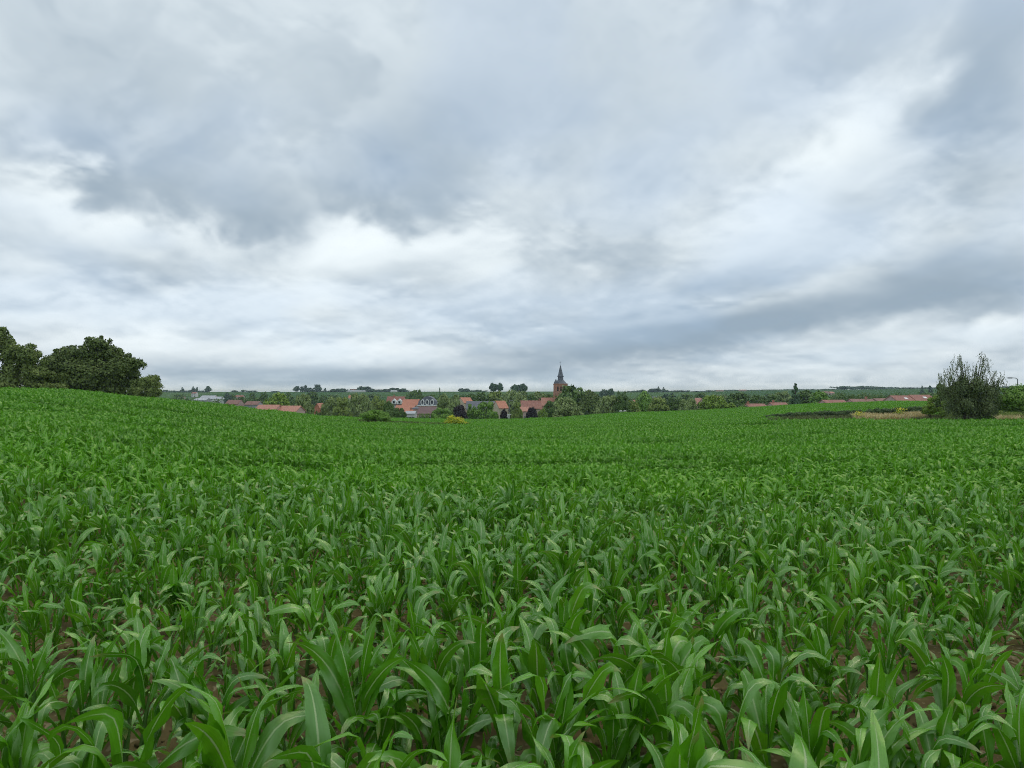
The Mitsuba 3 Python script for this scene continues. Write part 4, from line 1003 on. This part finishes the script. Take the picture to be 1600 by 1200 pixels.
H('shed', 'little cream shed at the right end of the garden hedge', 675, 684, 646, 648, 268, 'cream_render', 'slate', dp=5, win=1, cat='shed')
# the mansard house
d = 335
zb_ = float(ground((667 - 800) / F * d, d + 6))
x0, x1 = at(652.5, 0, d)[0], at(683, 0, d)[0]; ze = at(0, 634.5, d)[2]; zm = at(0, 626, d)[2]; zt = at(0, 619, d)[2]; cx = (x0 + x1) / 2
t = thing('mansard_house', 'large house with a grey domed mansard roof, white cornice and three oval dormers', 'house')
wl = obj('wall', box(x0, x1, d, d + 11, zb_ - .6, ze), 'red_brick', t)
prof = [(0, ze + .35), (.35, ze + 1.6), (.7, zm)]
v, n_ = [], 16
xs = np.linspace(0, 1, n_ + 1)
lower = [(x0, d, ze + .4), (x1, d, ze + .4), (x1, d + 11, ze + .4), (x0, d + 11, ze + .4), (x0 + .5, d + .9, zm), (x1 - .5, d + .9, zm), (x1 - .5, d + 10.1, zm), (x0 + .5, d + 10.1, zm)]
rf = obj('roof', (np.array(lower), np.array([[0, 1, 5, 4], [1, 2, 6, 5], [2, 3, 7, 6], [3, 0, 4, 7], [4, 5, 6, 7]])), 'slate', t)
half = (x1 - x0) * .5 - .55
curve = zm + (zt - zm) * np.sin(np.clip((xs - .10) / .80, 0, 1) * math.pi) ** .75
vv = np.vstack([np.stack([cx + (xs * 2 - 1) * half, 0 * xs + y, curve - .02 * (y > d + 5)], 1) for y in (d + 1.0, d + 10)] + [np.stack([cx + (xs * 2 - 1) * half, 0 * xs + y, 0 * xs + zm - .05], 1) for y in (d + 1.0, d + 10)])
m_ = n_ + 1; k = np.arange(n_)[:, None]
obj('dome', (vv, np.vstack([k + [0, 1, m_ + 1, m_], k + [0, 2 * m_, 2 * m_ + 1, 1], k + [m_, m_ + 1, 3 * m_ + 1, 3 * m_]])), 'slate', rf)
obj('cornice', join(box(x0 - .35, x1 + .35, d - .35, d + 11.35, ze, ze + .42)), 'white_paint', t)
obj('band', box(x0 - .06, x1 + .06, d - .06, d + .02, ze - 1.25, ze - .95), 'pale_stone', t)
for c in (660, 667.5, 675):
    b = at(c, 631.2, d - .1); a = np.linspace(0, 2 * math.pi, 19)[:-1]
    ring = lambda r, q, y: np.stack([b[0] + r * np.cos(a), 0 * a + y, b[2] + .75 + q * np.sin(a)], 1)
    vv = np.vstack([ring(.85, 1.45, d - .12), ring(.55, 1.05, d - .12), ring(.85, 1.45, d + 1.6), ring(.55, 1.05, d + .1)]); s = 18; k = np.arange(s); k1 = (k + 1) % s
    dm = obj('dormer', (vv, np.vstack([np.stack([k, k1, s + k1, s + k], 1), np.stack([2 * s + k, 2 * s + k1, k1, k], 1), np.stack([s + k, s + k1, 3 * s + k1, 3 * s + k], 1)])), 'white_paint', rf)
    dv = np.vstack([[[b[0], d + .02, b[2] + .75]], ring(.56, 1.06, d + .02)])
for k in range(5):
    x = x0 + (k + .5) / 5 * (x1 - x0)
    for z in (ze - 3.4, ze - 6.6):
        if z > zb_ + .3:
            w_ = obj('window', box(x - .55, x + .55, d - .04, d + .03, z, z + 1.9), 'window_glass', t)
            obj('frame', join(box(x - .68, x - .55, d - .08, d + .03, z - .12, z + 2.05), box(x + .55, x + .68, d - .08, d + .03, z - .12, z + 2.05), box(x - .55, x + .55, d - .08, d + .03, z + 1.9, z + 2.05), box(x - .55, x + .55, d - .1, d + .03, z - .12, z)), 'white_paint', w_)
# right village
H('house', 'small house with a bright orange gabled roof left of the slate roof', 718, 734, 621, 629, 330, 'cream_render', 'orange_tile', win=2, rz=.5)
H('house', 'long grey slate roof in the middle of the village', 728, 778, 627, 639, 318, 'cream_render', 'slate', dp=11, win=6)
H('house', 'cream gabled house with an orange roof joined to the slate roof', 774, 789, 626.5, 637, 302, 'cream_render', 'orange_tile', dp=9, win=2, rz=.35)
H('house', 'cream house front with a red roof below the church nave', 814, 846, 626, 638, 320, 'cream_render', 'red_tile', dp=11, win=4, chimneys=(.85,))
H('house', 'pink red-roofed cottage half hidden behind the dark purple tree', 812, 830, 636, 642, 285, 'pink_render', 'salmon_tile', dp=8, win=3)
H('house', 'small pink house behind the brownish green tree', 992, 1007, 625, 631, 330, 'pink_render', 'salmon_tile', dp=8, win=3)
H('barn', 'dark slate barn roof above the right tree line', 1020, 1046, 619.5, 623, 560, 'red_brick', 'slate', dp=12, win=3, cat='barn')
H('house', 'tiny orange roof in front of the dark slate barn', 1029, 1037, 620, 622.5, 540, 'white_render', 'orange_tile', win=2)
H('house', 'house with a tall pale pink gable right of the round willow', 1087, 1106, 622, 634, 268, 'pink_render', 'salmon_tile', dp=9, win=2, front_gable=True)
H('house', 'tan roof behind the bright yellow-green willow', 1120, 1136, 618.5, 622, 520, 'cream_render', 'brown_tile', win=3)
H('house', 'red roofed cottage with a chimney, first of the right-hand roofs', 1172, 1200, 631, 637, 236, 'pink_render', 'red_tile', dp=8, win=3, chimneys=(-.8,))
H('house', 'red roofed cottage just left of the tall fir', 1210, 1234, 629, 635, 238, 'pink_render', 'red_tile', dp=8, win=3, chimneys=(-.6,))
H('house', 'brown roof with a red half, first right of the tall fir', 1293, 1326, 625, 631, 240, 'pink_render', 'red_tile', dp=8, win=4)
H('house', 'long brown roof, second right of the tall fir', 1336, 1371, 623.5, 630, 240, 'pink_render', 'brown_tile', dp=8, win=4, chimneys=(.5,))
H('house', 'short brown roof between the long brown roof and the red one', 1374, 1400, 622.5, 628, 240, 'pink_render', 'brown_tile', dp=8, win=3)
H('house', 'dark red roof with a white skylight, left half of a pair', 1402.5, 1432, 618, 626.5, 232, 'pink_render', 'red_tile', dp=9, win=3, skylights=((.25, .45),))
H('house', 'dark red roof with a white skylight, right half of the pair by the weeping tree', 1432.5, 1464, 617, 626, 232, 'pink_render', 'red_tile', dp=9, win=3, skylights=((.2, .5),))
H('farm_house', 'pinkish farm on the far right hill in front of the wood', 1120, 1131, 612.5, 614, 1400, 'pink_render', 'brown_tile', dp=12, win=0, door=False)
H('farm_house', 'small farm with an orange roof on the far right hill', 1157, 1166, 612.5, 614.5, 1390, 'pink_render', 'orange_tile', dp=12, win=0, door=False)
H('farm_house', 'pale pink far houses right of the tall fir on the skyline', 1287, 1296, 611.5, 613.5, 1000, 'pink_render', 'brown_tile', dp=12, win=0, door=False)
H('farm_house', 'tiny far house beside the pale pink ones on the skyline', 1298, 1304, 612, 613.8, 1000, 'pink_render', 'salmon_tile', dp=12, win=0, door=False)

# ------------------------------------------------------------------ the church
d = 400.0
t = thing('church', 'brick church with a square tower, slate spire and orange nave roof', 'church')
c = at(875.8, 600, d + 4); cx, cy = c[0], c[1]; hw = 10.5 * d / F; zg = float(ground(cx, cy)); ztop = at(0, 599.5, d)[2]
oct_ = lambda r, z, n=8: np.stack([cx + r * np.cos((np.arange(n) + .5) / n * 2 * math.pi) / math.cos(math.pi / n), cy + r * np.sin((np.arange(n) + .5) / n * 2 * math.pi) / math.cos(math.pi / n), np.full(n, z)], 1)


def loft(rings):
    n = len(rings[0]); k = np.arange(n); k1 = (k + 1) % n; fs = []
    for i in range(len(rings) - 1):
        fs.append(np.stack([i * n + k, i * n + k1, (i + 1) * n + k1, (i + 1) * n + k], 1))
    f = np.vstack(fs); f = np.vstack([f[:, [0, 1, 2]], f[:, [0, 2, 3]]])
    cap = np.stack([0 * k[1:-1], k1[1:-1], k[1:-1]], 1)
    return np.vstack(rings), np.vstack([f, cap, cap[:, ::-1] + (len(rings) - 1) * n])


tw = obj('tower', box(cx - hw, cx + hw, cy - hw, cy + hw, zg - .6, ztop - .45), 'red_brick', t)
obj('cornice', box(cx - hw - .22, cx + hw + .22, cy - hw - .22, cy + hw + .22, ztop - .45, ztop), 'red_brick', tw)
for s in (-1, 1):
    obj('buttress', join(box(cx + s * hw - .55, cx + s * hw + .55, cy - hw - .55, cy - hw + .3, zg - .5, ztop - 4.5), box(cx + s * hw - .42, cx + s * hw + .42, cy - hw - .38, cy - hw + .3, ztop - 4.5, ztop - 1.6)), 'red_brick', tw)
for k in (-1, 0, 1):
    x = cx + k * 1.75
    arch = [(x - .42, ztop - 4.2), (x + .42, ztop - 4.2), (x + .42, ztop - 2.1), (x + .25, ztop - 1.7), (x, ztop - 1.5), (x - .25, ztop - 1.7), (x - .42, ztop - 2.1)]
    v = np.array([[px, y, z] for y in (cy - hw - .05, cy - hw + .05) for px, z in arch]); q_ = np.arange(7); q1 = (q_ + 1) % 7
    obj('belfry_window', (v, np.vstack([[[0, i, i + 1] for i in range(1, 6)], np.stack([q_, q_ + 7, q1 + 7], 1), np.stack([q_, q1 + 7, q1], 1)])), 'rubber', tw)
obj('niche', box(cx - .5, cx + .5, cy - hw - .05, cy - hw + .05, ztop - 11, ztop - 8), 'window_glass', tw)
obj('clock', turn(loft([np.stack([.75 * np.cos(np.arange(16) / 16 * 6.2832), np.full(16, y), .75 * np.sin(np.arange(16) / 16 * 6.2832)], 1) for y in (-.08, .06)]), 0, (cx + 1.0, cy - hw, ztop - 6.3)), 'lead', tw)
P_ = lambda py: at(0, py, d + 4)[2]
sp = obj('spire', loft([oct_(hw * .99, ztop + .01), oct_(hw * .72, P_(597)), oct_(1.6, P_(593.5)), oct_(1.4, P_(588.6)), oct_(1.75, P_(588.2)), oct_(1.7, P_(587.6)), oct_(1.5, P_(587.0)), oct_(.80, P_(578.5)), oct_(.05, P_(570))]), 'slate', t)
obj('lantern_band', loft([oct_(1.8, P_(588.9)), oct_(1.84, P_(587.6))]), 'lead', sp)
zc = P_(570)
obj('cross', join(box(cx - .06, cx + .06, cy - .06, cy + .06, zc - .3, zc + 2.0), box(cx - .5, cx + .5, cy - .05, cy + .05, zc + 1.1, zc + 1.25)), 'lead', sp)
tx, ty = cx - hw + 1.0, cy - hw + 1.0
r8 = lambda r, z: np.stack([tx + r * np.cos(np.arange(8) / 8 * 6.2832), ty + r * np.sin(np.arange(8) / 8 * 6.2832), np.full(8, z)], 1)
obj('turret', loft([r8(1.25, ztop + .01), r8(1.1, P_(597.5)), r8(.04, P_(592.3))]), 'slate', t)
na0, na1 = at(846, 0, d)[0], cx - hw - .02
zn, ze_ = at(0, 621.5, d)[2], at(0, 633, d)[2]
w_, dpt = na1 - na0, 10.
ln = ((na0 + na1) / 2, cy + 1.5, zg)
nv = obj('nave', turn(walls_mesh(w_, dpt, ze_ - zg, zn - ze_, True), 0, ln), 'red_brick', t)
obj('roof', turn(roof_mesh(w_ - .4, dpt, ze_ - zg, zn - ze_, 0), 0, ln), 'salmon_tile', nv)
for k in range(3):
    x = na0 + (k + .5) / 3 * w_
    obj('window', box(x - .5, x + .5, cy + 1.5 - dpt / 2 - .05, cy + 1.5 - dpt / 2 + .03, zg + 2, zg + 5), 'window_glass', nv)

# ------------------------------------------------------------------ street furniture, van and blossoming shrubs
def lamp(label, px, top, d, arm, rise):
    b = at(px, top, d); zg = float(ground(b[0], b[1])); h = b[2] - zg
    t = thing('street_lamp', label, 'street lamp')
    M = lambda m: (m[0] + [b[0], b[1], zg], m[1])
    obj('pole', M(tube([[0, 0, -.2], [0, 0, h * .6], [0, 0, h]], [.11, .085, .06], 8)), 'pole_metal', t, smooth=40)
    obj('arm', M(tube([[0, 0, h - .05], [arm * .3, 0, h + rise * .7], [arm, 0, h + rise]], [.05, .045, .04], 6)), 'pole_metal', t, smooth=40)
    s = 1 if arm > 0 else -1
    obj('lamp_head', M(loft([np.stack([arm + s * u + 0 * np.arange(8), .14 * r * np.cos(np.arange(8) / 8 * 6.28), h + rise + .09 * r * np.sin(np.arange(8) / 8 * 6.28)], 1) for u, r in ((-.05, .4), (.15, 1), (.55, 1), (.8, .3))])), 'pole_metal', t, smooth=40)


lamp('street lamp with an arm over the thicket at the right edge of the photo', 1590, 592, 92, -.62, .14)
lamp('thin grey lamp pole left of the white van in the village', 795.5, 626, 262, .8, .15)
b = at(795.5, 651, 254); zg = float(ground(b[0], b[1]))
zt = max(at(0, 647.2, 254)[2] - zg, 2.0)
t = thing('van', 'white van parked at the foot of the thin lamp pole', 'van')
prof = np.array([(-2.3, .35), (2.2, .35), (2.3, .9), (2.0, 1.15), (1.35, zt - .08), (1.1, zt), (-2.1, zt), (-2.3, zt - .3)])
v = np.array([[x + b[0], y + b[1], z + zg] for y in (-.95, .95) for x, z in prof]); n_ = len(prof); q_ = np.arange(n_); q1 = (q_ + 1) % n_
fan = [[0, i, i + 1] for i in range(1, n_ - 1)]
obj('body', (v, np.vstack([fan, [[a_ + n_, c_ + n_, b_ + n_] for a_, b_, c_ in fan], np.stack([q_, q_ + n_, q1 + n_], 1), np.stack([q_, q1 + n_, q1], 1)])), 'white_paint', t)
obj('window', box(b[0] + .35, b[0] + 1.35, b[1] - .97, b[1] - .94, zg + 1.15, zg + zt - .25), 'window_glass', t)
for x in (-1.4, 1.4):
    for y in (-.9, .9):
        obj('wheel', loft([np.stack([b[0] + x + .33 * np.cos(np.arange(14) / 14 * 6.2832), b[1] + y + np.full(14, dy), zg + .33 + .33 * np.sin(np.arange(14) / 14 * 6.2832)], 1) for dy in (-.1, .1)]), 'rubber', t)
for c, txt in ((970, 'left one of two white blossoming shrubs below the dark tree'), (976.5, 'right one of two white blossoming shrubs below the dark tree')):
    d = 205; b = at(c, 642.5, d); zg = float(ground(b[0], b[1]))
    t = thing('blossom_shrub', txt, 'shrub'); hh = at(0, 641, d)[2] - zg
    P = ball(g, 260) * [.36, .36, .3] + [b[0], b[1], zg + hh - .35]
    obj('blossom', leaves(g, P, P - P.mean(0), .16), 'white_paint', t)
    obj('trunk', tube([[b[0], b[1], zg - .1], [b[0], b[1], zg + hh - .4]], [.08, .05], 6), 'bark', t)
    P = ball(g, 500) * np.column_stack([np.full(500, .7)] * 2 + [np.full(500, max(hh * .45, .5))]) + [b[0], b[1], zg + hh * .42]
    obj('foliage', leaves(g, P, P - P.mean(0), .22), 'green_leaves', t)

# ------------------------------------------------------------------ air
scene['air'] = {'type': 'homogeneous', 'albedo': {'type': 'rgb', 'value': [.93, .95, .97]}, 'sigma_t': {'type': 'rgb', 'value': [.000085, .000098, .000118]}}
scene['haze'] = {'type': 'cube', 'bsdf': {'type': 'null'}, 'interior': {'type': 'ref', 'id': 'air'}, 'to_world': T().translate([0, 0, -9]).scale([6900, 6900, 33])}
labels['haze'] = {'label': 'thin blue air between the field and the far hills', 'category': 'haze', 'kind': 'stuff'}
scene['camera']['medium'] = {'type': 'ref', 'id': 'air'}
